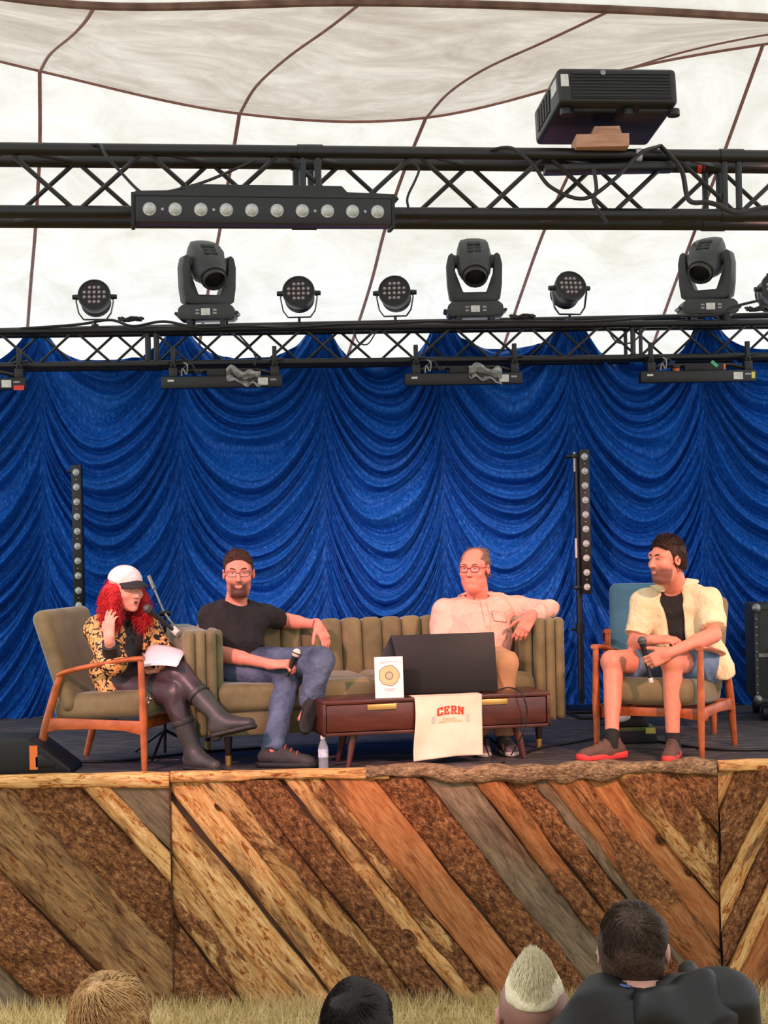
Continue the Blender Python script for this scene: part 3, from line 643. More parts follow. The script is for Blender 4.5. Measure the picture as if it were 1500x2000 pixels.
obj('side_label', MB().box((-W_-.002, -D_+.03, -.01), (-W_+.002, -D_+.12, .04)), M['wht'], body)
for i in range(5): obj('side_vent', MB().box((-W_-.004, -D_+.16+.05*i, -.045), (-W_+.002, -D_+.19+.05*i, .045)), M['dark'], body)
for x in (-.2, .05, .235): obj('foot', MB().cyl((x, -D_+.06, -H_-.025), (x, -D_+.06, -H_), .025, n=14), M['blk'], body)
for x0, x1 in ((-.17, .0), (.09, .22)): obj('bottom_rib', MB().box((x0, -D_+.05, -H_-.008), (x1, -D_+.07, -H_+.002)), M['char'], body)
obj('lens', MB().lathe([(.06, 0), (.065, .05), (.05, .055), (.0005, .05)], 20, Matrix.Translation((.1, D_, 0)) @ Matrix.Rotation(R(-90), 4, 'X')), M['lensd'], body)
wb = tag(obj('wood_block', MB().box((-.105, -.1, 0), (.105, .1, .052), bev=.003), M['ply']), 'pink-tinged pine block wedged under the projector', 'wood block'); wb.location = P(1172, 296, 7.40); wb2 = obj('wedge', MB().prism([(-.04, .052), (-.03, .085), (.07, .085), (.08, .052)], -.08, .08), M['ply'], wb)
# plate under the projector and gaffer marks belong to the truss; cables run along both trusses
def cable(name, pts, label, r=.008, mat='rubber', n=8):
    return tag(obj(name, MB().tube(spline(pts, n), r, 7), M[mat]), label, 'cable')
tag(obj('mounting_plate', MB().box((-.26, -.03, -.014), (.26, .09, .014), bev=.006), M['blk']), 'black mounting plate under the projector on the near truss', 'plate').location = P(1190, 327, 7.40)
tag(obj('tape', MB().cyl((-.012, 0, 0), (.012, 0, 0), .0275, n=16), M['wht']), 'strip of white tape round the upper chord of the near truss', 'tape').location = ft.matrix_basis @ Vector((ftB-ftA).length*Vector((.7215, 0, 0))+Vector((0, -.12, .12)))
tag(obj('tape', MB().cyl((-.014, 0, 0), (.014, 0, 0), .0275, n=16), M['red']), 'strip of red tape round the upper chord of the near truss', 'tape').location = ft.matrix_basis @ Vector((ftB-ftA).length*Vector((.802, 0, 0))+Vector((0, .12, .12)))
cable('cable', [P(960, 292, 7.3), P(1000, 290, 7.25), P(1040, 320, 7.2), P(1075, 365, 7.2), P(1140, 388, 7.2), P(1200, 350, 7.2), P(1250, 300, 7.25), P(1290, 285, 7.4)], 'black cable looping under the projector')
cable('cable', [P(1160, 330, 7.2), P(1165, 370, 7.2), P(1160, 395, 7.2), P(1185, 435, 7.2)], 'black strap end hanging below the near truss')
cable('cable', [P(1290, 285, 7.4), P(1330, 330, 7.3), P(1345, 390, 7.2), P(1380, 395, 7.2), P(1400, 400, 7.2), P(1440, 415, 7.25), P(1500, 405, 7.3), P(1560, 415, 7.3)], 'black cable drooping at the right end of the near truss', .010)
cable('cable', [P(160, 285, 7.1), P(195, 283, 7.05), P(205, 300, 7.0), P(235, 335, 7.0), P(280, 378, 6.98), P(320, 376, 6.98), P(400, 355, 7.1), P(500, 312, 7.15)], 'thin cable crossing the left part of the near truss', .006)
cable('cable', [P(805, 318, 7.1), P(818, 330, 7.1), P(812, 350, 7.1), P(796, 385, 7.1), P(798, 408, 7.1)], 'thin cable hanging in the middle of the near truss', .005)
cable('cable', [P(40, 642, 12.8), P(150, 634, 12.8), P(215, 625, 12.85), P(260, 637, 12.8), P(320, 628, 12.85), P(390, 640, 12.8), P(480, 637, 12.8), P(560, 640, 12.8), P(660, 634, 12.8), P(760, 632, 12.8), P(840, 628, 12.8), P(960, 628, 12.85), P(1040, 628, 12.85), P(1180, 627, 12.9), P(1290, 618, 12.9), P(1400, 615, 12.9), P(1430, 600, 12.9), P(1490, 585, 12.95)], 'black cable lying along the top of the back truss', .010)
for q, (x, y) in enumerate(((255, 632), (1020, 627), (1480, 612))): tag(obj('cable_coil', MB().tube([Vector((.09*math.cos(a*.6)*(1-.01*a), .03*math.sin(a*.6), .012*math.sin(a*1.7)+.01)) for a in range(34)], .009, 6), M['rubber']), ['coil of black cable on the back truss near its left end', 'coil of black cable on the back truss right of the middle moving head', 'coil of black cable at the right end of the back truss'][q], 'cable').location = P(x, y-6, 12.9)
cable('cable', [P(690, 645, 12.85), P(700, 668, 12.8), P(718, 672, 12.8), P(735, 648, 12.85)], 'small loop of cable hanging in the back truss', .005)
cable('cable', [P(1185, 640, 12.9), P(1205, 668, 12.85), P(1235, 668, 12.85), P(1262, 640, 12.9)], 'cable sagging through the back truss left of the rightmost moving head', .006)
cable('cable', [P(468, 655, 12.85), P(490, 680, 12.8), P(500, 700, 12.8), P(497, 715, 12.75)], 'cable dropping to the wrapped batten on the left', .007)
# ------------------------------------------------------------------ furniture on the stage
M['olive'] = pm('olive_velvet', (92, 84, 52), (124, 114, 76), 5, .7, sheen=.5, bmp=.15, bscale=30, rnd=True)
M['taupe'] = pm('taupe_upholstery', (112, 98, 66), (130, 114, 80), 6, .8, sheen=.3, bmp=.2, bscale=200)
M['teal'] = pm('teal_upholstery', (36, 84, 104), (48, 100, 120), 6, .8, sheen=.3, bmp=.2, bscale=200)
M['teak'] = pm('teak_frame', (150, 74, 34), (184, 98, 48), 5, .42, stretch=(3, 3, 3), coat=.15)
M['walnut'] = pm('red_walnut', (60, 24, 18), (84, 38, 28), 4, .38, stretch=(1, 5, 5), coat=.2)
M['brass'] = pm('satin_brass', (206, 172, 100), (190, 154, 84), 12, .38, metal=.7)
M['legd'] = pm('dark_stained_leg', (30, 20, 16), rough=.4)
def bar_(pts, r, flat=.62, n=10): return MB().tube(pts, r, n, flat=flat)
def armchair(loc, face, label, fab, sc=1.0):
    """local +x is the way the sitter faces"""
    o = thing('armchair', label, 'chair', (loc[0], loc[1], ZD), face, 'wooden armchairs on the stage'); o.scale = (sc,)*3
    for s in (-1, 1):
        y = s*.305
        obj('front_leg', MB().tube([(.315, y, 0), (.315, y, .3), (.305, y, .612)], [.016, .023, .017], 10), M['teak'], o)
        obj('armrest', MB().tube(spline([(.325, y, .610), (.22, y*1.02, .602), (.0, y*1.03, .566), (-.14, y*1.01, .535), (-.185, y, .515)], 4), .024, 10, flat=.62), M['teak'], o)
        obj('rear_leg', MB().tube([(-.165, y, .53), (-.20, y, .45), (-.265, y*1.0, .25), (-.335, y*.99, 0)], [.016, .022, .025, .017], 10), M['teak'], o)
        obj('side_rail', MB().prism([(-.262, .285), (.305, .275), (.305, .20), (.2, .222), (.0, .228), (-.2, .218), (-.285, .20)], y-.013, y+.013, bev=.004), M['teak'], o)
    obj('front_rail', MB().prism([(-.29, .272), (.29, .272), (.29, .205), (.15, .222), (-.15, .222), (-.29, .205)], -.012, .012, Matrix.Translation((.28, 0, 0)) @ Matrix.Rotation(R(90), 4, 'Z'), bev=.004), M['teak'], o)
    obj('rear_rail', MB().box((-.245, -.29, .22), (-.22, .29, .28), bev=.004), M['teak'], o)
    S = SDF((-.52, -.36, .2), (.40, .36, .95), .014)
    Rt = Matrix.Rotation(R(-4), 3, 'Y')
    S.rbox((.04, 0, .345), (.30, .265, .075), .06, np.array(Rt), k=0)
    me = S.mesh('seat', smooth=2); obj('seat', me, fab, o)
    S = SDF((-.55, -.36, .22), (.2, .36, .98), .014)
    S.rbox((-.235, 0, .585), (.05, .285, .295), .048, np.array(Matrix.Rotation(R(-19), 3, 'Y')), k=0)
    S.ell((.10, 0, .66), (.27, .34, .42), None, k=.01, mode='sub')
    obj('backrest', S.mesh('backrest', smooth=2), fab, o)
    return o
cl = armchair((-1.608, 10.86), math.atan2(-.30, .95), 'teak armchair with olive seat under the red-haired speaker', M['olive'], 1.06)
crr = armchair((1.655, 10.98), math.atan2(-.89, -.45), 'teak armchair with taupe upholstery under the man in the cream shirt', M['taupe'], 1.04)
ct = armchair((1.78, 12.1), math.atan2(-.95, -.1), 'teal backed armchair standing empty behind the man in the cream shirt', M['teal'], 1.08)
# sofa
sofa = thing('sofa', 'olive velvet sofa with channel-tufted back under two of the speakers', 'sofa', (-.105, 11.29, ZD), R(15)); sofa.scale = (1.025,)*3
obj('base', MB().box((-1.15, -.40, .165), (1.06, .39, .30), bev=.02), M['olive'], sofa)
for x0, x1 in ((-.995, -.048), (-.042, .905)):
    S = SDF((x0-.03, -.46, .26), (x1+.03, .30, .52), .015); S.rbox(((x0+x1)/2, -.11, .375), ((x1-x0)/2, .31, .082), .055, k=0)
    f = snoise(int(x1*9), 9); obj('seat_cushion', S.mesh('seat_cushion', lambda V, N_: .006*f(V), 1), M['olive'], sofa)
ar = {}
for s, ac in ((-1, -1.085), (1, .995)):
    arm = obj('arm', MB().box((.905 if s > 0 else -1.175, -.37, .165), (1.085 if s > 0 else -.995, .42, .765), bev=.045, seg=4), M['olive'], sofa)
    for i in range(3): obj('flute', MB().box((ac-.09+.06*i, -.43, .17), (ac-.09+.06*(i+1)-.001, -.34, .772), bev=.028, seg=4), M['olive'], arm)
    for i in range(5): obj('flute', MB().box((ac-s*.11-.03, -.36+.13*i, .30), (ac-s*.11+.03, -.36+.13*(i+1)-.001, .768), bev=.028, seg=3), M['olive'], arm)
nch = 15
bk = MB().box((-.06, -.085, 0), (.06, .075, .385), bev=.036, seg=4).mesh('back_channel')
for i in range(nch):
    c = obj('back_channel', bk, M['olive'], sofa, None); c.location = (-.995+1.90*((i+.5)/nch), .27, .385); c.scale = (1.90/nch/.12, 1, 1); c.rotation_euler = (R(-9), 0, 0)
obj('back_panel', MB().box((-1.15, .30, .165), (1.06, .42, .745), bev=.03, seg=3), M['olive'], sofa)
for x in (-.93, .93):
    for y in (-.36, .34):
        lg = obj('leg', MB().lathe([(.014, .0), (.016, .05), (.026, .17)], 12, Matrix.Translation((x, y, 0))), M['legd'], sofa)
        obj('leg_tip', MB().lathe([(.0155, .0), (.0185, .055)], 12, Matrix.Translation((x, y, 0))), M['brass'], lg)
# coffee table
tab = thing('coffee_table', 'red walnut coffee table with two drawers and brass pulls at the stage edge', 'table', (.245, 10.755, ZD), R(13)); TX, TY, TZ = .675, .19, .385
obj('top', MB().box((-TX, -TY, TZ-.022), (TX, TY, TZ), bev=.004), M['walnut'], tab)
obj('side_panel', MB().box((-TX, -TY, .185), (-TX+.02, TY, TZ-.02), bev=.003), M['walnut'], tab); obj('side_panel', MB().box((TX-.02, -TY, .185), (TX, TY, TZ-.02), bev=.003), M['walnut'], tab)
obj('bottom_panel', MB().box((-TX, -TY, .185), (TX, TY, .203), bev=.003), M['walnut'], tab); obj('back_panel', MB().box((-TX+.02, TY-.02, .2), (TX-.02, TY-.003, TZ-.02)), M['walnut'], tab)
for s in (-1, 1):
    dr = obj('drawer', MB().box((.012 if s > 0 else -TX+.024, -TY+.008, .207), (TX-.024 if s > 0 else -.012, -TY+.30, TZ-.026), bev=.003), M['walnut'], tab)
    obj('handle', MB().box((s*.33-.085, -TY-.004, TZ-.060), (s*.33+.085, -TY+.02, TZ-.028), bev=.003), M['brass'], dr)
for x in (-.48, .48):
    for y in (-.12, .12): obj('leg', MB().lathe([(.014, 0), (.028, .19)], 12, Matrix.Translation((x*1.09, y*1.2, 0)) @ Matrix(((1, 0, -math.copysign(.2, x), 0), (0, 1, -math.copysign(.13, y), 0), (0, 0, 1, 0), (0, 0, 0, 1)))), M['walnut'], tab)
TM = Matrix.Translation((.245, 10.755, ZD)) @ Matrix.Rotation(R(13), 4, 'Z')
def on_table(px, py, yloc, zloc=None):
    """world point on the table for a pixel column: local y given"""
    best = None
    for k in range(400):
        x = -TX+2*TX*k/399; w = TM @ Vector((x, yloc, TZ)); u = w.x/w.y*3600; v = (CAMZ-w.z)/w.y*3600; qx = 750+u*math.cos(ROLL)+v*math.sin(ROLL)
        if best is None or abs(qx-px) < best[0]: best = (abs(qx-px), x)
    return best[1]
# confidence monitor seen from behind
xm = on_table(877, 0, -.03); mon = thing('monitor', 'large black monitor seen from behind, standing on the coffee table', 'monitor', TM @ Vector((xm, -.03, TZ)), R(4)); mon.rotation_euler[0] = R(-3)
obj('casing', MB().prism([(-.262, 0), (.285, .005), (.272, .350), (-.335, .345)], -.018, .018, bev=.006), M['dark'], mon)
obj('wedge_stand', MB().prism([(-.33, .34), (-.40, .21), (-.40, .0), (-.24, .0)], .02, .05, bev=.004).box((-.25, .02, .01), (.24, .06, .28), bev=.01).box((-.2, .0, .0), (.2, .2, .012), bev=.004), M['blk'], mon)
obj('screen', MB().box((-.24, .06, .02), (.23, .066, .30)), M['lensd'], mon)
# book
xb_ = on_table(761, 0, -.155); bk_ = thing('book', 'white book with a ringed ochre emblem propped upright on the coffee table', 'book', TM @ Vector((xb_, -.155, TZ)), R(6)); bk_.rotation_euler[0] = R(-7)
M['cover'] = pm('white_book_cover', (226, 222, 222), rough=.45); M['pages'] = pm('book_pages', (216, 206, 186), rough=.9); M['ochre'] = pm('ochre_print', (212, 184, 128), rough=.6); M['inkg'] = pm('grey_print', (150, 148, 152), rough=.6); M['inkd'] = pm('dark_print', (108, 104, 116), rough=.6)
obj('cover', MB().box((-.081, -.012, 0), (.081, -.009, .236), bev=.001, seg=1).box((-.081, .009, 0), (.081, .012, .236), bev=.001, seg=1).box((-.082, -.012, 0), (-.079, .012, .236)), M['cover'], bk_, False)
obj('page_block', MB().box((-.079, -.009, .003), (.077, .009, .233)), M['pages'], bk_)
def blob_ring(r0, r1, z, wob, seed, y):
    V = []; F = []; n = 48
    for j in range(n):
        a = 2*math.pi*j/n; k = 1+wob*math.sin(5*a+seed)+wob*.6*math.sin(9*a+2*seed)
        for r in (r0, r1): V.append((r*k*math.cos(a), y, z+r*k*math.sin(a)))
    for j in range(n): F.append((2*j, 2*((j+1) % n), 2*((j+1) % n)+1, 2*j+1))
    return MB().add(V, F)
pr = obj('emblem', blob_ring(.0, .058, .128, .03, 1, -.0124), M['ochre'], bk_)
for i, (a, b2, m_) in enumerate(((.056, .060, 'inkd'), (.045, .047, 'inkg'), (.018, .024, 'inkd'), (.008, .013, 'inkg'))): obj('emblem_ring', blob_ring(a, b2, .128, .03, 1+i*.2, -.0128-.0001*i), M[m_], pr)
for q, (x0, x1, z0) in enumerate(((-.05, .02, .205), (-.055, -.02, .196), (.025, .045, .2055), (-.035, .035, .052), (-.02, .025, .043))):
    obj('title_line', MB().tube([(x0+(x1-x0)*k/8, -.0126, z0+.0018*math.sin(k*2.3+q)+.004*k/8*(q < 3)) for k in range(9)], .0013, 5), M['inkg'], bk_)
# tote bag hanging over the front of the table
M['tote'] = pm('cream_cotton', (220, 202, 176), (230, 214, 190), 9, .95, bmp=.25, bscale=260)
tote = thing('tote_bag', 'cream cotton tote bag printed CERN, hung over the front of the coffee table', 'bag', TM @ Vector((0, -TY, TZ)), R(12)); x0, x1 = on_table(806, 0, -TY), on_table(940, 0, -TY)
fn = snoise(5, 14); fm = snoise(6, (8, 1, 30))
def tote_pt(s, t):
    # t: 0 at back on the tabletop .. 1 hem; s across
    Lh = .10+.355; d = t*Lh; tt = max(0, (d-.10)/.355)
    if d < .10: p = Vector((0, .10-d, .004))
    else: p = Vector((0, -.008, .004-(d-.10)))
    w0 = (x1-x0); x = x0+w0*s + (.012*math.sin(t*5)*(1-s)) - .0*tt
    if d >= .10:
        q = A([[s*.4, 0, tt*.36]]); p.y -= .016*tt+.010*tt*abs(math.sin(s*5.5+tt*2.2+.6))+.006*float(fn(q)[0])*min(1, tt*3)+.012*tt*math.sin((s+tt*.7)*7)*(.4+.6*tt); x += .012*tt*(1 if s < .5 else -.4)*abs(s-.5)*2
        p.z += .012*tt*math.sin(s*3.1+.4)-.02*tt*(1-s)+.012*tt*s
    else: p.z += .002*abs(float(fm(A([[s, 0, t]]))[0]))
    p.x = x; return p
def grid(fu, nu, nv, u0=0, u1=1, v0=0, v1=1):
    V = [fu(u0+(u1-u0)*j/nu, v0+(v1-v0)*i/nv) for i in range(nv+1) for j in range(nu+1)]
    return V, [(i*(nu+1)+j, (i+1)*(nu+1)+j, (i+1)*(nu+1)+j+1, i*(nu+1)+j+1) for i in range(nv) for j in range(nu)]
tb = obj('cloth', MB().add(*grid(tote_pt, 40, 50)), M['tote'], tote); tb.modifiers.new('t', 'SOLIDIFY').thickness = .005
M['inkr'] = pm('red_print', (190, 52, 30), (206, 78, 44), 30, .9); M['inkb'] = pm('faded_blue_print', (176, 184, 182), rough=.9); M['inko'] = pm('faded_orange_print', (224, 178, 132), rough=.9)
LET = {'C': [(0, 0, .24, 1), (0, .78, .8, 1), (0, 0, .8, .22), (.6, .62, .8, 1), (.6, 0, .8, .36)], 'E': [(.06, 0, .3, 1), (0, .82, .8, 1), (0, 0, .8, .18), (.06, .42, .56, .6), (.62, .66, .8, 1), (.62, 0, .8, .34), (.46, .34, .58, .68)],
       'R': [(.08, 0, .3, 1), (0, .84, .7, 1), (0, 0, .42, .15), (.08, .42, .7, .58), (.56, .48, .8, .94), ('d', .36, .46, .62, 0), (.56, 0, .9, .15)], 'N': [(.06, 0, .26, 1), (0, 0, .36, .14), (0, .86, .3, 1), (.62, 0, .82, 1), (.5, .86, .94, 1), ('d', .08, 1, .6, 0)]}
def on_tote(s, t, e=.0035): p = tote_pt(s, t); return Vector((p.x, p.y-e, p.z))
tp = thing('x', 'x', 'x'); bpy.data.objects.remove(tp)
def letter(ch, s0, sw, t0, th):
    m = MB()
    for r_ in LET[ch]:
        if r_[0] == 'd': xa, ya, xb, yb = r_[1:]; quads = [[(xa, ya), (xa+.24, ya), (xb+.24, yb), (xb, yb)]]
        else: xa, ya, xb, yb = r_; quads = [[(xa, ya), (xb, ya), (xb, yb), (xa, yb)]]
        for qd in quads:
            def f(u, v):
                (ax, ay), (bx, by), (cx, cy), (dx, dy) = qd; X = (ax*(1-u)+bx*u)*(1-v)+(dx*(1-u)+cx*u)*v; Yy = (ay*(1-u)+by*u)*(1-v)+(dy*(1-u)+cy*u)*v
                s = s0+sw*X; arch = .020*(1-((s-.525)/.22)**2); return on_tote(s, t0-th*Yy*(1+.12*(1-((s-.525)/.22)**2))-arch)
            m.add(*grid(f, 4, 5))
    return m
for i, ch in enumerate('CERN'): obj('printed_letter', letter(ch, .325+.103*i, .105, .475, .095), M['inkr'], tote)
for s0, s1, t_ in ((.40, .62, .50), (.42, .60, .515), (.36, .68, .535), (.34, .52, .552), (.55, .70, .55)): obj('printed_line', MB().add(*grid(lambda u, v: on_tote(s0+(s1-s0)*u, t_+.006*v+.003*math.sin(u*14)), 14, 2)), M['inko'], tote)
for s0 in (.25, .77): obj('printed_motif', MB().add(*grid(lambda u, v: on_tote(s0+.05*u*(1-.3*math.sin(v*3)), .47+.09*v), 4, 6)), M['inkb'], tote)
# wedge speaker, flight case, amplifier, bottle, scraps
wd = thing('floor_speaker', 'black wedge floor speaker with orange tape at the left stage corner', 'speaker', P(70, 1510, 10.62)); wd.location.z = ZD
obj('cabinet', MB().prism([(-.36, 0), (-.36, .205), (-.01, .20), (.05, .17), (.23, .03), (.24, 0)], -.17, .2, bev=.012), M['dark'], wd)
obj('tape', MB().box((.0, -.178, .03), (.045, -.165, .165)), M['tapeo'], wd)
obj('handle', MB().prism([(.03, .04), (.03, .10), (.06, .12), (.14, .055), (.14, .04)], -.178, -.165, bev=.004), M['blk'], wd)
fc = thing('flight_case', 'dark green flight case with steel corners at the right stage edge', 'case', (2.83, 12.6, ZD), R(-4)); M['casep'] = pm('case_panel', (36, 42, 36), (48, 54, 46), 7, .6)
obj('body', MB().box((-.34, -.3, .13), (.34, .3, .77), bev=.006), M['casep'], fc)
for z in (.13, .43, .75): obj('steel_edge', MB().box((-.35, -.31, z), (.35, -.295, z+.025)), M['char' if z < .4 or z > .6 else 'chrome'], fc)
for x in (-.35, .325): obj('steel_edge', MB().box((x, -.31, .13), (x+.025, -.295, .77)), M['char'], fc)
for x in (-.335, .335):
    for z in (.145, .755): obj('corner_ball', MB().ell((x, -.30, z), (.035, .03, .035), 12), M['chrome'], fc)
lt = obj('latch', MB().box((-.26, -.325, .38), (-.15, -.30, .49), bev=.006), M['chrome'], fc); obj('latch_dish', MB().box((-.24, -.33, .40), (-.17, -.323, .47), bev=.01), M['dark'], lt)
for i in range(10): obj('rivet', MB().ell((-.338, -.312, .19+.055*i), (.008, .006, .008), 8), M['chrome'], fc)
for x in (-.28, .28):
    for y in (-.24, .24): obj('castor', MB().cyl((x-.02, y, .055), (x+.02, y, .055), .055, n=16).box((x-.03, y-.03, .09), (x+.03, y+.03, .13)), M['dark'], fc)
am = thing('amplifier', 'black amplifier with an olive front strip behind the right speaker\'s feet', 'amplifier', P(1238, 1448, 11.4)); am.location.z = ZD
obj('case', MB().box((-.12, -.1, .0), (.13, .14, .085), bev=.008), M['dark'], am); obj('front_strip', MB().box((-.11, -.104, .075), (.12, .1, .098), bev=.004), pm('olive_strip', (92, 98, 52), rough=.5), am)
obj('upper_case', MB().prism([(-.10, .098), (-.05, .18), (.05, .18), (.09, .098)], -.08, .1, bev=.01), M['blk'], am); obj('label', MB().box((.06, -.108, .06), (.12, -.1, .095)), M['yel'], am)
pb = SDF(A((-.1, -.1, 0)), A((.12, .1, .16)), .006); pb.ell((-.02, 0, .06), (.05, .04, .04)).ell((.02, .0, .09), (.03, .03, .03)).cone((-.06, 0, .03), (-.01, 0, .09), .02, .01)
f = snoise(77, 60); w_ = tag(obj('plastic_bag', pb.mesh('plastic_bag', lambda V, N_: .010*f(V), 0), pm('white_plastic', (236, 226, 222), rough=.35)), 'crumpled white plastic bag on the amplifier behind the right speaker\'s feet', 'bag'); w_.location = Vector(am.location)+Vector((-.075, -.06, .09))
bo = thing('water_bottle', 'clear plastic water bottle standing by the left end of the coffee table', 'bottle', P(632, 1503, 10.47)); bo.location.z = ZD
bm_, nt, b = new_mat('clear_pet'); b.inputs['Base Color'].default_value = lin((226, 236, 246)); b.inputs['Transmission Weight'].default_value = .75; b.inputs['Roughness'].default_value = .08; b.inputs['IOR'].default_value = 1.33
obj('bottle_body', MB().lathe([(.022, 0), (.028, .006), (.026, .02), (.0285, .03), (.026, .045), (.0285, .06), (.0285, .115), (.026, .13), (.014, .16), (.012, .172)], 18), bm_, bo)
obj('label_wrap', MB().lathe([(.0292, .065), (.0292, .112)], 18, cap=False), pm('bottle_label', (150, 170, 205), (224, 226, 232), 40, .5), bo); obj('cap', MB().cyl((0, 0, .168), (0, 0, .188), .0145, n=16), M['wht'], bo)
def dpt(px, py, e=.006): # a point lying on the deck under a pixel
    dx, dy = px-750, py-1000; v = dx*math.sin(ROLL)+dy*math.cos(ROLL); p = P(px, py, (CAMZ-ZD)*FPX/v); p.z = ZD+e; return p
cable('cable', [dpt(1010, 1478), dpt(1060, 1462), dpt(1120, 1452), dpt(1180, 1440), dpt(1230, 1432)], 'black cable on the deck from the table to the amplifier', .007)
cable('cable', [dpt(1275, 1448), dpt(1330, 1458), dpt(1400, 1466), dpt(1500, 1466), dpt(1600, 1462)], 'black cable on the deck running off to the right', .008)
cable('cable', [dpt(130, 1490), dpt(230, 1488), dpt(330, 1478), dpt(400, 1470), dpt(520, 1462)], 'black cable on the deck behind the left armchair', .008)
cable('cable', [dpt(1110, 1395), dpt(1140, 1405), dpt(1180, 1400), dpt(1160, 1412), dpt(1210, 1418)], 'tangle of black cable by the foot of the lamp pole', .012)
for (a_, b_, c_, lb_) in (((982, 1352), (1020, 1346), (1024, 1400), 'thin cable looping over the right end of the coffee table'), ((958, 1470), (945, 1480), (962, 1500), 'thin cable coiled by the right legs of the coffee table')):
    if a_[1] < 1400: pts = [TM @ Vector((on_table(965, 0, -.1), -.1, TZ+.01)), TM @ Vector((on_table(995, 0, -.15), -.15, TZ+.03)), TM @ Vector((on_table(1020, 0, -.24), -.24, TZ+.0)), TM @ Vector((on_table(1028, 0, -.24), -.245, TZ-.12)), TM @ Vector((on_table(1018, 0, -.24), -.24, TZ-.24)), TM @ Vector((on_table(1000, 0, -.24), -.2, .03))]
    else: pts = [dpt(990, 1478), dpt(960, 1470, .08), dpt(948, 1478, .1), dpt(955, 1492, .05), dpt(968, 1496), dpt(985, 1490)]
    cable('cable', pts, lb_, .0045)
# ------------------------------------------------------------------ people
def skin_mat(name, c, beard=(70, 44, 34)):
    m, nt, b = new_mat(name); L = nt.links
    base = ramp(nt, noise(nt, coords(nt), 40, 4, .6), [(.3, tuple(int(x*.93) for x in c)), (.7, c)])
    at = node(nt, 'ShaderNodeAttribute', attribute_name='beard'); mx = node(nt, 'ShaderNodeMix', data_type='RGBA'); L.new(at.outputs['Fac'], mx.inputs[0]); L.new(base, mx.inputs[6]); mx.inputs[7].default_value = lin(beard)
    L.new(mx.outputs[2], b.inputs['Base Color']); b.inputs['Roughness'].default_value = .5; b.inputs['Subsurface Weight'].default_value = .12; b.inputs['Subsurface Radius'].default_value = (.02, .008, .005); b.inputs['Subsurface Scale'].default_value = .4
    bump(nt, b, noise(nt, coords(nt), 160, 2), .08, .002); return m
def hair_mat(name, c1, c2, rough=.5, st=(1, 1, 1), sc=120):
    return pm(name, c1, c2, sc, .65, spec=.25, bmp=.5, bscale=sc, stretch=st, bdist=.004, lo=.3, hi=.7)
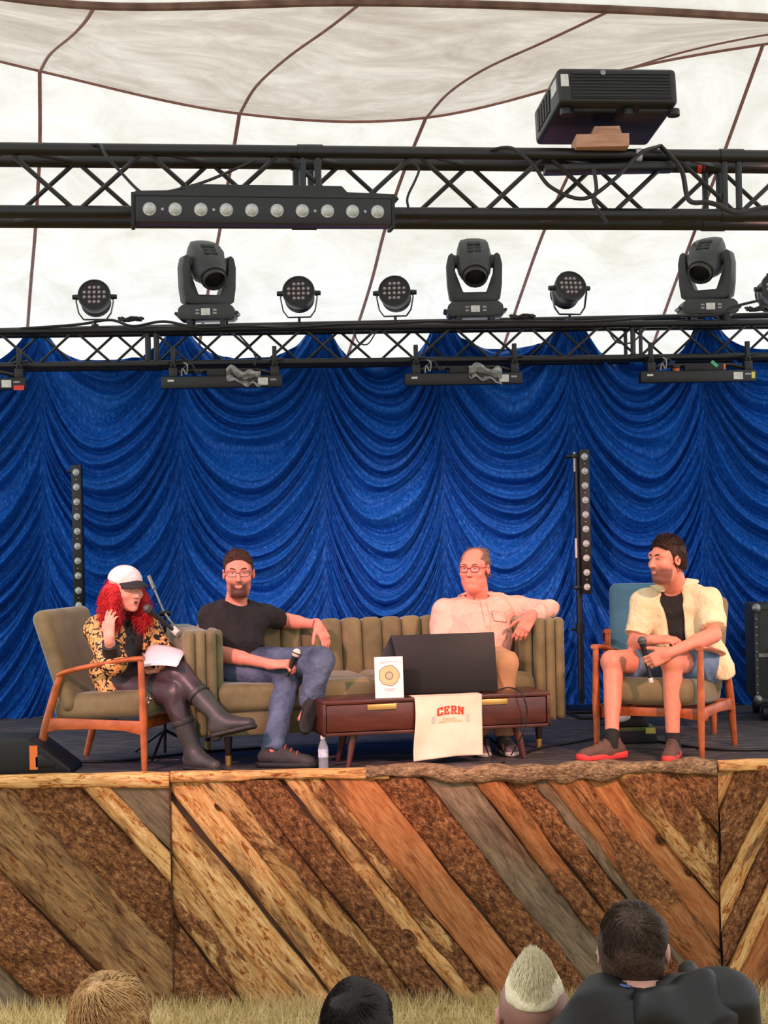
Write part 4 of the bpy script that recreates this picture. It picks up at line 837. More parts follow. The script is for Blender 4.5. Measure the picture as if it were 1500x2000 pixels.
class Head:
    def __init__(s, c, f, up=(0, 0, 1), sc=1.06):
        s.c = Vector(c); f = Vector(f).normalized(); up = Vector(up); s.l = up.cross(f).normalized(); s.f = f; s.u = f.cross(s.l).normalized(); s.k = sc; s.ku = .90; s.KU = A((1, 1, s.ku))
        s.R = np.array([s.l, s.f, s.u]).T
    def w(s, l, f, u): return s.c + s.k*(s.l*l + s.f*f + s.u*(u*s.ku))
    def loc(s, V): return ((V-A(s.c)) @ s.R)/s.k/s.KU
    def build(s, S, neck, jaw=1.0, nose=1.0, fat=0, nr=.056):
        k = s.k; E = lambda c, r, kk=.02, mode='add': S.ell(s.w(*c), A(r)*k*s.KU, s.R, kk, mode); C = lambda a, b, ra, rb, kk=.01: S.cone(s.w(*a), s.w(*b), ra*k, rb*k, kk)
        E((0, -.018, .035), (.075, .095, .086)); E((0, .030, -.030), (.062+fat*.5, .062, .088), .03); E((0, .030, -.085), ((.050+fat)*jaw, .052, .036+fat*.4), .03); E((0, .070, -.110), (.026*jaw, .022, .018), .025)
        C((-.045, .066, .030), (.045, .066, .030), .016, .016, .02)
        for q in (-1, 1):
            E((q*.042, .058, -.028), (.026, .026, .024), .02); E((q*.031, .098, .008), (.017, .018, .012), .012, 'sub'); E((q*.079, -.012, -.008), (.010, .020, .033), .008); E((q*.084, -.008, -.008), (.006, .010, .016), .004, 'sub')
        C((0, .086, .010), (0, .110*nose, -.032), .008, .0115, .010)
        for q in (-1, 1): C((q*.012, .098, -.036), (q*.010, .099, -.034), .0075, .0075, .006)
        C((-.020, .083, -.066), (.020, .083, -.066), .007, .007, .012); C((-.016, .083, -.078), (.016, .083, -.078), .008, .008, .012)
        S.cone(s.w(0, -.026, -.05), neck, nr*k, (nr+.008)*k, .016)
        if fat: E((0, .035, -.125), (.05, .045, .03), .03)
    def face(s, parent, wo, brow=(60, 38, 28), lip=(186, 92, 88), open_=0, lid=.0, eyecol=(40, 28, 24), lw=1.0):
        k = s.k; Mx = Matrix.Translation(s.c) @ Matrix((s.l, s.f, s.u)).transposed().to_4x4() @ Matrix.Diagonal((k, k, k*s.ku, 1))
        def part(name, mb, mat):
            mb.v = [tuple(Mx @ Vector(p)) for p in mb.v]; return wo(name, mb.mesh(name), mat, parent)
        for q in (-1, 1):
            e = part('eye', MB().ell((q*.031, .0735, .008), (.0125, .0122, .0085), 14), M['eyewhite'])
            e2 = part('iris', MB().ell((q*.031, .0822, .008), (.0052, .0045, .0056), 10), eye_mat(eyecol)); e2.parent = e; e2.location = (0, 0, 0)
            part('eyelid', MB().tube(spline([(q*.018, .079, .010), (q*.024, .0855, .0145), (q*.031, .087, .0160), (q*.040, .0835, .0138), (q*.046, .076, .008)], 4), .0042, 6), s.skin)
            part('eyebrow', MB().tube(spline([(q*.013, .0855, .027), (q*.026, .0875, .034), (q*.040, .081, .034), (q*.052, .069, .026)], 4), [.002]+[.0045]*11+[.0015], 6, flat=.8), brow_mat(brow))
        if open_:
            part('mouth', MB().ell((0, .088, -.072), (.018, .008, .004+open_), 14), M['mouth'])
        part('lip', MB().tube(spline([(-.029, .074, -.0715), (-.014, .0885, -.0665+open_*.6), (0, .0915, -.068+open_*.6), (.014, .0885, -.0665+open_*.6), (.029, .074, -.0715)], 4), [.001]+[.0028*lw]*15+[.001], 6), brow_mat(lip))
        part('lip', MB().tube(spline([(-.028, .0745, -.0725), (-.011, .0895, -.0785-open_*.8), (.011, .0895, -.0785-open_*.8), (.028, .0745, -.0725)], 5), [.001]+[.0034*lw]*14+[.001], 6), brow_mat(lip))
        for q in (-1, 1): part('nostril', MB().ell((q*.007, .105, -.044), (.0035, .004, .002), 8), M['mouth'])
    def glasses(s, parent, wo, mat, w=.024, h=.019, rim=.0018):
        Mx = Matrix.Translation(s.c) @ Matrix((s.l, s.f, s.u)).transposed().to_4x4() @ Matrix.Diagonal((s.k, s.k, s.k*s.ku, 1)); m = MB()
        def sq(q, n=24):
            return [(q*.033+w*math.copysign(abs(math.cos(a))**.7, math.cos(a)), .096-.010*abs(math.cos(a)*.5+q*.5)**2, .004+h*math.copysign(abs(math.sin(a))**.7, math.sin(a))) for a in [2*math.pi*j/n for j in range(n)]]
        g = thing_child = None
        for q in (-1, 1): m.tube(sq(q), rim, 6, closed=True)
        m.tube(spline([(-.009, .096, .008), (0, .101, .011), (.009, .096, .008)], 4), rim, 6)
        for q in (-1, 1): m.tube(spline([(q*.057, .088, .010), (q*.074, .07, .011), (q*.082, .0, .008), (q*.080, -.02, -.01)], 5), rim, 6)
        m.v = [tuple(Mx @ Vector(p)) for p in m.v]; o = wo('glasses', m.mesh('glasses'), mat, parent)
        for q in (-1, 1):
            pts = sq(q); l = MB(); V = [Vector(p) for p in pts]; c = sum(V, Vector())/len(V); l.add(V+[c], [(i, (i+1) % len(V), len(V)) for i in range(len(V))]); l.v = [tuple(Mx @ Vector(p)) for p in l.v]
            e = wo('lens', l.mesh('lens'), M['clearglass'], o); e.location = (0, 0, 0)
    def hair_sdf(s, h=.006, t=.012, line=(.062, .072), ln=(.80, -.60), nape=-.055, ear=True, top=0, bald=False, side=.0):
        k = s.k; S = SDF(A(s.c)-.19*k, A(s.c)+.19*k, h)
        S.ell(s.w(0, -.020, .036), A((.076+t+side, .096+t, .088+t+top))*k*s.KU, s.R, 0); S.ell(s.w(0, -.05, -.02), A((.068+t*.7, .058+t*.7, .07))*k, s.R, .02)
        n1 = s.f*ln[0]+s.u*ln[1]; S.cut(s.w(0, line[0], line[1]), n1); S.cut(s.w(0, 0, nape), -s.u)
        n2 = s.f*.9-s.u*.1
        for q in (-1, 1): S.cone(s.w(q*.085, .035, -.03), s.w(q*.085, .05, .045), .034*k, .03*k, .01, 'sub')
        if ear:
            for q in (-1, 1): S.ell(s.w(q*.088, -.008, -.022), A((.02, .030, .042))*k, s.R, .005, 'sub')
        if bald: S.ell(s.w(0, .045, .115), A((.062, .10, .075))*k, s.R, .01, 'sub')
        return S
_mc = {}
def brow_mat(c):
    if c not in _mc: _mc[c] = pm('tint_%d_%d_%d' % c, c, rough=.55)
    return _mc[c]
eye_mat = lambda c: brow_mat(c)
M['eyewhite'] = pm('eye_white', (214, 204, 198), rough=.15); M['mouth'] = pm('mouth_dark', (70, 22, 24), rough=.5)
gm_, nt, b = new_mat('spectacle_glass'); tr_ = node(nt, 'ShaderNodeBsdfTransparent'); mx_ = node(nt, 'ShaderNodeMixShader'); mx_.inputs[0].default_value = .07; b.inputs['Roughness'].default_value = .05; nt.links.new(tr_.outputs[0], mx_.inputs[1]); nt.links.new(b.outputs[0], mx_.inputs[2]); nt.links.new(mx_.outputs[0], nt.nodes['Material Output'].inputs[0]); M['clearglass'] = gm_
def hand(S, wrist, f, n, side, curl=(20, 25, 28, 32), sc=1.05, spread=.16, thumb=.35, tcurl=.3, r=.0092):
    f = Vector(f).normalized(); n = Vector(n); n = (n-f*n.dot(f)).normalized(); s = f.cross(n)*-side; w = Vector(wrist)   # s points to the thumb side
    Rm = np.array([s, f, n]).T
    S.rbox(w+f*.048*sc, A((.040, .050, .014))*sc, .013*sc, Rm, .012); S.ell(w+f*.03*sc+s*.022*sc+n*.008*sc, A((.018, .030, .014))*sc, Rm, .012)
    S.cone(w-f*.02, w+f*.02, .026*sc, .026*sc, .015)
    for i, (o, ln) in enumerate(((.030, .92), (.010, 1.0), (-.010, .95), (-.029, .76))):
        p = w+f*(.092-.004*abs(i-1.2))*sc+s*o*sc; d = (f+s*o*spread*12).normalized(); c = curl[i] if isinstance(curl, (tuple, list)) else curl
        rr = r*(1, 1.03, .98, .86)[i]
        S.cone(p-d*.03*sc, p, rr*sc*1.15, rr*sc*1.1, .006)
        a = 0
        for j, bl in enumerate((.043, .027, .021)):
            a += R(c)*(.8, 1.15, .9)[j]; dd = d*math.cos(a)+n*math.sin(a); q = p+dd*bl*ln*sc; S.cone(p, q, rr*sc*(1-.07*j), rr*sc*(.93-.07*j), .006); p = q
    p = w+f*.022*sc+s*.030*sc+n*.004*sc; d = (f*.75+s*(thumb+.25)+n*.25).normalized()
    for j, bl in enumerate((.038, .034, .026)):
        q = p+d*bl*sc; S.cone(p, q, (.0135, .0115, .0105)[j]*sc, (.0115, .0105, .009)[j]*sc, .006); p = q; d = (d+f*tcurl*.5+n*tcurl*.5-s*tcurl*.35).normalized()
class Person:
    def __init__(s, name, label, J, face_dir, up=(0, 0, 1), hsc=1.06, g=1.0, skin=(232, 168, 146), beardc=(70, 44, 34)):
        s.J = {k: Vector(v) for k, v in J.items()}; s.g = g; J = s.J
        s.pel = (J['hipL']+J['hipR'])/2; s.up = (J['neck']-s.pel).normalized(); lat = J['shL']-J['shR']; s.lat = (lat-s.up*lat.dot(s.up)).normalized(); s.fw = s.lat.cross(s.up)
        s.T = np.array([s.lat, s.fw, s.up]).T; s.tl = (J['neck']-s.pel).length
        hl = J['hipL']-J['hipR']; s.hlat = hl.normalized()
        s.head = Head(J['head'], face_dir, up, hsc); s.skin = skin_mat(name+'_skin', skin, beardc); s.head.skin = s.skin
        s.label = label; s.base = Vector((s.pel.x, s.pel.y, J['ground'].z)); s.hands = []; s.headkw = {}
        pts = np.array([list(v) for k, v in J.items() if k != 'ground']); s.lo = pts.min(0)-.22; s.hi = pts.max(0)+.22
    def t(s, l, f, u): return s.pel+s.lat*l+s.fw*f+s.up*(u*s.tl)
    def torso(s, S, e=0, belly=0, chest=0, sh=0, k=.04):
        g = s.g; E = lambda c, r: S.ell(s.t(*c), A(r)+e, s.T, k)
        E((0, .0, .70), (.150*g, (.105+chest)*g, .175*s.tl/.52)); E((0, .005+belly*.5, .34), (.142*g+belly*.3, (.112)*g+belly, .17)); E((0, 0, .03), (.160*g, .118*g+belly*.2, .115))
        for q in 'LR': S.cone(s.t(0, -.01, .90), s.J['sh'+q], .062+e+sh, .056+e*.8+sh, k); S.ell(s.t((.075 if q == 'L' else -.075)*g, .055*g, .74), A((.075, .05, .07))+e, s.T, k)
    def upper_arm(s, S, q, e=0, t0=0, t1=1, flat=0, k=.03, r=(.052, .042)):
        a, b = s.J['sh'+q], s.J['el'+q]; rr = [(r[0]+(r[1]-r[0])*t+e) for t in (t0, t1)]; S.cone(a.lerp(b, t0), a.lerp(b, t1), rr[0], rr[1], k, flat=flat)
    def fore_arm(s, S, q, e=0, t0=0, t1=1, flat=0, k=.02, r=(.044, .028)):
        a, b = s.J['el'+q], s.J['wr'+q]; rr = [(r[0]+(r[1]-r[0])*t+e) for t in (t0, t1)]; S.cone(a.lerp(b, t0), a.lerp(b, t1), rr[0], rr[1], k, flat=flat)
    def thigh(s, S, q, e=0, t0=0, t1=1, flat=0, k=.03, r=(.088, .060)):
        a, b = s.J['hip'+q], s.J['kn'+q]; rr = [(r[0]+(r[1]-r[0])*t)*s.g**.5+e for t in (t0, t1)]; S.cone(a.lerp(b, t0), a.lerp(b, t1), rr[0], rr[1], k, flat=flat)
    def shin(s, S, q, e=0, t0=0, t1=1, flat=0, k=.02, r=(.056, .038), calf=True):
        a, b = s.J['kn'+q], s.J['an'+q]; rr = [(r[0]+(r[1]-r[0])*t)+e for t in (t0, t1)]; S.cone(a.lerp(b, t0), a.lerp(b, t1), rr[0], rr[1], k, flat=flat)
    def wo(s, name, me, mat, parent):
        o = obj(name, me, mat, parent, None if isinstance(me, MB) else True); o.location = -s.base if parent is s.root else (0, 0, 0); return o
    def make_body(s, h=.0058, beard=None, legs=True):
        S = SDF(s.lo, s.hi, h); s.torso(S)
        for q in 'LR':
            s.upper_arm(S, q); s.fore_arm(S, q); s.thigh(S, q); s.shin(S, q)
            a, b = s.J['kn'+q], s.J['an'+q]; ax = (b-a).normalized(); fwd = s.J['kn'+q]-s.J['hip'+q]; fwd = (fwd-ax*fwd.dot(ax)).normalized()
            S.cone(a.lerp(b, .18)-fwd*.018, a.lerp(b, .55)-fwd*.012, .046, .036, .03); S.ell(a+fwd*.012, (.05, .05, .05), None, .03)
            t = s.J.get('to'+q)
            if t: S.cone(b, t, .026, .020, .01)
            a, b = s.J['el'+q], s.J['wr'+q]; S.cone(a.lerp(b, .1), a.lerp(b, .4), .044, .04, .02)
        s.head.build(S, s.t(0, -.012, .93), **s.headkw)
        for hk in s.hands: hand(S, **hk)
        me = S.mesh('person', smooth=1); n = len(me.vertices); V = np.empty(n*3, np.float32); me.vertices.foreach_get('co', V); V = V.reshape(-1, 3)
        at = me.attributes.new('beard', 'FLOAT', 'POINT'); at.data.foreach_set('value', (beard(s.head.loc(V)) if beard else np.zeros(n)).astype(np.float32))
        V -= A(s.base); me.vertices.foreach_set('co', V.ravel()); me.update()
        s.root = obj('person', me, s.skin); s.root.location = s.base; tag(s.root, s.label, 'person'); return s.root
    def cloth(s, name, S, mat, fold=.004, freq=22, seed=1, label=None, parent=None, smooth=1, fine=None):
        f = snoise(seed, freq); f2 = snoise(seed+9, (fine or (55, 55, 22)))
        f3 = snoise(seed+5, freq*.8, 6); d = lambda V, N_: fold*.7*f(V)+fold*.4*f2(V)+fold*1.3*np.clip(1-np.abs(f3(V))*1.6, 0, 1)**2-fold*.4
        o = s.wo(name, S.mesh(name, d, smooth), mat, parent or s.root)
        if label: o['label'] = label
        return o
    def grid(s, h=.008, lo=None, hi=None): return SDF(s.lo if lo is None else lo, s.hi if hi is None else hi, h)
    def report(s):
        J = s.J; L = lambda a, b: round((J[a]-J[b]).length, 2)
        print(s.label[:30], 'torso', round(s.tl, 2), 'sh', L('shL', 'shR'), 'ua', L('shL', 'elL'), L('shR', 'elR'), 'fa', L('elL', 'wrL'), L('elR', 'wrR'), 'th', L('hipL', 'knL'), L('hipR', 'knR'), 'shin', L('knL', 'anL'), L('knR', 'anR'))
def strands(me, count, length, flow, r=.0016, steps=4, lift=.35, seed=3, curl=0, jitter=.25, sel=None, sink=.004, wave=0, shell=None, grow=.0):
    n = len(me.vertices); V = np.empty(n*3, np.float32); me.vertices.foreach_get('co', V); V = V.reshape(-1, 3); N_ = np.empty(n*3, np.float32); me.vertices.foreach_get('normal', N_); N_ = N_.reshape(-1, 3)
    r_ = np.random.default_rng(seed); ids = np.arange(n) if sel is None else np.nonzero(sel(V))[0]; ids = r_.choice(ids, count)
    p = V[ids]-N_[ids]*sink; nn = N_[ids]; ln = length*r_.uniform(.6, 1.25, count)[:, None]/steps; d = flow(p, nn); d = d/(np.linalg.norm(d, axis=1, keepdims=True)+1e-9)
    d = d*(1-lift)+nn*lift+r_.normal(0, jitter, (count, 3)); d /= np.linalg.norm(d, axis=1, keepdims=True); pts = [p]; ph = r_.uniform(0, 6.28, count); s1 = np.cross(d, nn); s1 /= np.linalg.norm(s1, axis=1, keepdims=True)+1e-9; s2 = np.cross(d, s1)
    if shell:
        H, c0, rad = shell; c0 = A(c0); rad = A(rad); tow = lambda q: A(H.c)+H.k*(((q*rad+c0)*H.KU)@H.R.T); r0 = np.linalg.norm((H.loc(p)-c0)/rad, axis=1, keepdims=True)
    for k in range(steps):
        if shell: nn = (H.loc(p)-c0)/rad**2; nn = nn@H.R.T; nn = nn/np.linalg.norm(nn, axis=1, keepdims=True)
        fl = flow(p, nn); fl = fl/(np.linalg.norm(fl, axis=1, keepdims=True)+1e-9); d = .65*d+.35*fl*(1-lift*.5); d /= np.linalg.norm(d, axis=1, keepdims=True); p = p+d*ln
        if shell: q = (H.loc(p)-c0)/rad; q = q/np.linalg.norm(q, axis=1, keepdims=True)*(r0+grow*(k+1)); p = tow(q)
        a = ph+k*wave if wave else ph+k*1.3
        pts.append(p+curl*(s1*np.cos(a)[:, None]+s2*np.sin(a)[:, None]))
    pts = np.stack(pts, 1); K = steps+1; rr = r*(1-np.linspace(0, 1, K)**2*.8); VV = np.zeros((count, K, 3, 3), np.float32)
    for j in range(3):
        a = 2*math.pi*j/3; VV[:, :, j] = pts+(s1*math.cos(a)+np.cross(s1, d)*math.sin(a))[:, None]*rr[None, :, None]
    base = (np.arange(count)*K*3)[:, None]; F = []
    for k in range(K-1):
        for j in range(3): F.append(base+np.array([[k*3+j, k*3+(j+1) % 3, (k+1)*3+(j+1) % 3, (k+1)*3+j]]))
    return mesh_np('strands', VV.reshape(-1, 3), np.concatenate(F))
def shoe(pn, ank, toe, up, mats, sc=1.0, th=.027):
    """ank: ankle point, toe: pointing direction, up: sole normal; sole lies .085 below the ankle"""
    t = Vector(toe).normalized(); u = Vector(up); u = (u-t*u.dot(t)).normalized(); a = Vector(ank); s0 = a-u*.088*sc; B = lambda x, z, y=0: s0+t*x*sc+u*z*sc+u.cross(t)*y*sc
    lo = np.minimum.reduce([A(B(-.1, 0)), A(B(.25, .1)), A(a)])-.09; hi = np.maximum.reduce([A(B(-.1, 0)), A(B(.25, .1)), A(a)])+.09
    S = SDF(lo, hi, .0065); S.cone(B(-.045, .05), B(.03, .045), .038, .042, .02).cone(B(.03, .045), B(.16, .030), .044, .036, .02).cone(B(.16, .03), B(.185, .028), .036, .03, .02).cone(B(-.03, .06), B(-.012, .115), .036, .038, .02).cone(B(.0, .10), B(.12, .045), .032, .03, .02)
    S.cut(B(0, .018), -u); S.cut(B(0, .118), u)
    up_ = pn.wo('shoe', S.mesh('shoe', smooth=1), mats[0], pn.root)
    S = SDF(lo, hi, .0065); S.cone(B(-.05, .012), B(.06, .012), .040, .040, .01).cone(B(.06, .012), B(.17, .012), .044, .041, .01).cone(B(.17, .012), B(.195, .02), .04, .03, .01); S.cone(B(-.055, .025), B(.18, .02), .041, .036, .01); S.cut(B(0, 0), -u); S.cut(B(0, th), u)
    o = pn.wo('sole', S.mesh('sole', smooth=1), mats[1], up_); o.location = (0, 0, 0)
    if len(mats) > 2:
        sd = u.cross(t)
        for i in range(4):
            c = B(.035+.028*i, .112-.013*i); o = pn.wo('lace', MB().tube(spline([c-sd*.026-u*.012, c+u*.006, c+sd*.026-u*.012], 4), .0035, 5).mesh('lace'), mats[2], up_); o.location = (0, 0, 0)
    return up_
def P3(d): return {k: P(*v) if len(v) == 3 else Vector(v) for k, v in d.items()}
def plain(name, c, c2=None, rough=.85, sc=14, bmp=.25, bs=240): return pm(name, c, c2, sc, rough, bmp=bmp, bscale=bs)
GD = (0, 0, ZD, 0)
# --- speaker in the black T-shirt
J = P3(dict(head=(466, 1119, 11.02), neck=(462, 1182, 11.10), shR=(410, 1205, 11.02), shL=(516, 1203, 11.2), elR=(432, 1277, 10.88), wrR=(532, 1298, 10.70), elL=(556, 1212, 11.42), wrL=(621, 1221, 11.30),
            hipR=(428, 1304, 10.99), hipL=(462, 1298, 11.12), knR=(563, 1316, 10.80), anR=(533, 1462, 10.56), knL=(626, 1291, 10.66), anL=(604, 1376, 10.70))); J['ground'] = Vector((0, 0, ZD))
J['toR'] = J['anR']+Vector((.12, -.03, -.05)); J['toL'] = J['anL']+Vector((-.05, -.02, -.08))
B2 = Person('man_black_tee', 'bespectacled man in a black T-shirt and jeans at the left end of the sofa', J, (.06, -1, -.06), hsc=1.12, g=1.16, skin=(236, 150, 128), beardc=(62, 34, 26)); B2.report()
B2.headkw = dict(jaw=1.12, fat=.006, nr=.053)
B2.hands = [dict(wrist=B2.J['wrR'], f=(.9, -.25, .05), n=(.1, .35, -.9), side=-1, curl=(52, 56, 58, 60)), dict(wrist=B2.J['wrL'], f=(.42, -.35, -.75), n=(-.45, .45, -.5), side=1, curl=(18, 20, 24, 26))]
def beard_full(Q):
    l, f, u = Q[:, 0], Q[:, 1], Q[:, 2]; m = np.clip((-.040-u)/.02, 0, 1)*np.clip((f+.005)/.02, 0, 1); lips = np.clip(1-np.sqrt((l/.020)**2+((u+.071)/.010)**2), 0, 1)*6; m = m*(1-np.clip(lips, 0, 1)); return np.clip(m, 0, 1)*np.clip((u+.150)/.012, 0, 1)*np.clip((f-.0+(-u-.10)*.0)/.02, 0, 1)
B2.make_body(beard=lambda Q: .92*beard_full(Q)*np.clip((.052-np.abs(Q[:, 0]))/.02+.35, .35, 1))
B2.head.face(B2.root, B2.wo, brow=(74, 46, 34), lip=(200, 118, 104), lw=.9); B2.head.glasses(B2.root, B2.wo, brow_mat((92, 46, 40)), w=.026, h=.017, rim=.0016)
HM = {'brown': hair_mat('brown_hair', (40, 24, 18), (84, 52, 38)), 'dark': hair_mat('dark_hair', (26, 18, 16), (66, 44, 34)), 'grey': hair_mat('greying_hair', (96, 72, 56), (150, 122, 100)), 'red': hair_mat('dyed_red_hair', (176, 26, 36), (238, 66, 66)), 'blond': hair_mat('sandy_hair', (150, 108, 66), (216, 172, 116)), 'black': hair_mat('black_hair', (16, 13, 13), (42, 34, 32)), 'bleach': hair_mat('bleached_hair', (214, 198, 150), (246, 238, 210))}
def short_hair(pn, mat, t=.010, line=(.070, .080), ln=(.80, -.60), top=.012, bald=False, cnt=1500, ln_=.032, side=0, nape=-.06, sweep=(0, .6, .5), seed=4, swirl=None):
    S = pn.head.hair_sdf(t=t, line=line, ln=ln, top=top, bald=bald, side=side, nape=nape); f = snoise(seed, 90); me = S.mesh('hair', lambda V, N_: .0025*f(V), 1)
    o = pn.wo('hair', me, mat, pn.root); H = pn.head; fl = A(H.l*sweep[0]+H.f*sweep[1]+H.u*sweep[2])
    sm = strands(me, cnt, ln_, lambda p, n: fl[None]-n*(n@fl)[:, None]*.6+(-A(H.u)[None]*.9+A(H.f)[None]*(-.3))*np.clip(1-2.5*np.clip((p-A(H.c))@A(H.u)/H.k-.03, 0, 1)*10, 0, 1)[:, None], r=.0022, lift=.25, seed=seed, steps=3)
    q = pn.wo('hair_strands', sm, mat, o); q.location = (0, 0, 0); q['kind'] = 'stuff'; return o
short_hair(B2, HM['brown'], t=.005, top=.008, line=(.070, .098), sweep=(-.3, -.1, .6), ln_=.020)
M['tee'] = pm('black_jersey', (22, 19, 20), (32, 28, 29), 14, .85, bmp=.8, bscale=12, bdist=.035); M['denim'] = pm('blue_denim', (44, 56, 78), (104, 120, 150), 6, .9, bmp=.7, bscale=18, bdist=.03, lo=.3, hi=.72)
S = B2.grid(.0082); B2.torso(S, .019, belly=.035)
for q in 'LR': B2.upper_arm(S, q, .022, 0, .68, flat=2, k=.03)
S.cone(B2.t(0, -.01, .97), B2.head.w(0, -.0, -.06), .068, .075, .008, 'sub'); S.cut(B2.t(0, 0, -.12), -B2.up)
B2.cloth('t_shirt', S, M['tee'], .0055, 20, 11)
S = B2.grid(.0082); S.ell(B2.pel-Vector((0, 0, .01)), A((.185, .15, .12)), B2.T, .03)
for q in 'LR': B2.thigh(S, q, .014, k=.03); B2.shin(S, q, .026, 0, 1.04, flat=2)
B2.cloth('jeans', S, M['denim'], .005, 26, 12)
sk = (plain('dark_trail_shoe', (38, 38, 42), (58, 54, 54), .7), plain('black_rubber_sole', (22, 22, 24), rough=.6), brow_mat((206, 92, 50)))
shoe(B2, B2.J['anR']-Vector((0, 0, .0)), (.97, -.22, 0), (0, 0, 1), sk, sc=(B2.J['anR'].z-ZD)/.088); shoe(B2, B2.J['anL'], (-.25, -.5, -.75), (-.3, .6, -.3), sk)
obj_ = B2.wo('bracelet', MB().tube([B2.J['wrL']+Vector((.001, 0, 0))+frame_to(B2.J['wrL']-B2.J['elL']) @ Vector((.034*math.cos(a), .034*math.sin(a), -.015)) for a in [k*math.pi/8 for k in range(16)]], .005, 6, closed=True).mesh('bracelet'), brow_mat((150, 44, 40)), B2.root)
def microphone(label, head, tail, headmat, hr=.026, ring=None):
    h, t = Vector(head), Vector(tail); o = thing('microphone', label, 'microphone', t); Mx = frame_to(h-t).to_4x4(); Ln = (h-t).length
    obj('handle', MB().lathe([(.011, 0), (.0115, .01), (.0125, Ln*.4), (.0165, Ln-hr*1.3), (.021, Ln-hr*.8)], 16, Mx), M['rubber'], o); obj('grille', MB().ell((0, 0, Ln), (hr, hr, hr*1.08), 18, Mx), headmat, o); obj('grille_band', MB().lathe([(hr*1.02, Ln-.004), (hr*1.05, Ln), (hr*1.02, Ln+.004)], 18, Mx), M['char'], o)
    if ring: obj('tail_ring', MB().lathe([(.0125, -.004), (.0135, .0), (.0135, .022), (.0125, .024)], 16, Mx), ring, o)
    return o
M['foam'] = pm('pale_foam', (236, 220, 204), (206, 190, 178), 80, .9, bmp=.4, bscale=200); M['mesh'] = pm('steel_mesh', (120, 122, 124), (70, 72, 74), 260, .4, metal=.6, bmp=.6, bscale=400)
microphone('microphone with a pale foam head held by the man in the black T-shirt', P(579, 1276, 10.66), P(560, 1322, 10.66), M['foam'])
# --- speaker in the pink shirt
J = P3(dict(head=(926, 1110, 11.42), neck=(935, 1172, 11.54), shR=(868, 1192, 11.48), shL=(1008, 1188, 11.56), elR=(857, 1262, 11.35), wrR=(905, 1300, 11.12), elL=(1073, 1190, 11.40), wrL=(1037, 1204, 11.16),
            hipR=(905, 1296, 11.40), hipL=(958, 1294, 11.44), knR=(893, 1296, 10.98), anR=(940, 1452, 11.0), knL=(985, 1296, 11.0), anL=(985, 1455, 11.0))); J['ground'] = Vector((0, 0, ZD))
for q in 'RL': J['an'+q].z = ZD+.09; J['to'+q] = J['an'+q]+Vector((0, -.13, -.05))
B3 = Person('man_pink_shirt', 'balding man with glasses in a pink button-up shirt at the right end of the sofa', J, (-.34, -.94, -.06), hsc=1.09, g=1.22, skin=(232, 142, 120), beardc=(150, 100, 86)); B3.report()
B3.headkw = dict(jaw=1.1, fat=.010, nr=.060)
B3.hands = [dict(wrist=B3.J['wrL'], f=(-.45, -.30, -.65), n=(-.1, .65, -.5), side=1, curl=(22, 26, 30, 34)), dict(wrist=B3.J['wrR'], f=(.4, -.8, -.1), n=(0, -.1, -1), side=-1)]
B3.make_body()
B3.head.face(B3.root, B3.wo, brow=(130, 92, 72), lip=(208, 112, 104), lw=.9); B3.head.glasses(B3.root, B3.wo, brow_mat((120, 40, 38)), w=.025, h=.018, rim=.0022)
short_hair(B3, HM['grey'], t=.006, top=.004, line=(.055, .085), ln=(.9, -.35), bald=True, cnt=900, ln_=.026, sweep=(.4, -.3, .3))
M['pinks'] = pm('pink_cotton_shirt', (222, 172, 152), (232, 186, 168), 9, .9, bmp=.8, bscale=13, bdist=.035); M['khaki'] = pm('khaki_cotton', (176, 128, 90), (196, 150, 108), 8, .9, bmp=.3, bscale=200)
S = B3.grid(.0082); B3.torso(S, .025, belly=.06)
for q in 'LR': B3.upper_arm(S, q, .020, k=.03); B3.fore_arm(S, q, .017, 0, .9, flat=2)
S.cone(B3.t(0, .0, .97), B3.head.w(0, .0, -.06), .066, .075, .008, 'sub'); S.cut(B3.t(0, 0, -.06), -B3.up)
shp = B3.cloth('shirt', S, M['pinks'], .008, 17, 21)
def collar(pn, mat, parent, r=.072, spread=.035, h=.035, drop=.045):
    c = pn.t(0, -.008, 1.07); ax = (pn.head.w(0, 0, -.07)-c).normalized(); l, f = pn.lat, pn.fw
    for q in (-1, 1):
        V = []; F = []; n = 14
        for i in range(n+1):
            a = R(8)+R(165)*i/n; dirv = f*math.cos(a)+l*q*math.sin(a); tp = c+dirv*(r-.006)+ax*(h*(.55+.45*i/n)); w = drop*(1.25-.5*i/n); bt_ = c+dirv*(r+spread*(1.0-.25*i/n))+ax*(h*.3-w*.62)+l*q*(.022*(1-i/n)); V += [c+dirv*(r-.012)+ax*(-.02), tp, bt_]
        for i in range(n): F += [(3*i, 3*i+1, 3*i+4, 3*i+3), (3*i+1, 3*i+2, 3*i+5, 3*i+4)]
        o = pn.wo('collar', MB().add(V, F).mesh('collar'), mat, parent); o.location = (0, 0, 0); sw_ = o.modifiers.new('w', 'SHRINKWRAP'); sw_.target = parent; sw_.wrap_mode = 'OUTSIDE'; sw_.offset = .006; o.modifiers.new('t', 'SOLIDIFY').thickness = .006
collar(B3, M['pinks'], shp, r=.084, spread=.05, drop=.07)
def front_f(pn, me_, l, u):
    V = np.empty(len(me_.vertices)*3, np.float32); me_.vertices.foreach_get('co', V); Q = (V.reshape(-1, 3)-A(pn.pel))@pn.T; m = (np.abs(Q[:, 0]-l) < .014) & (np.abs(Q[:, 2]-u*pn.tl) < .014); return float(Q[m, 1].max()) if m.any() else .12
us = [.92-.06*k for k in range(12)]
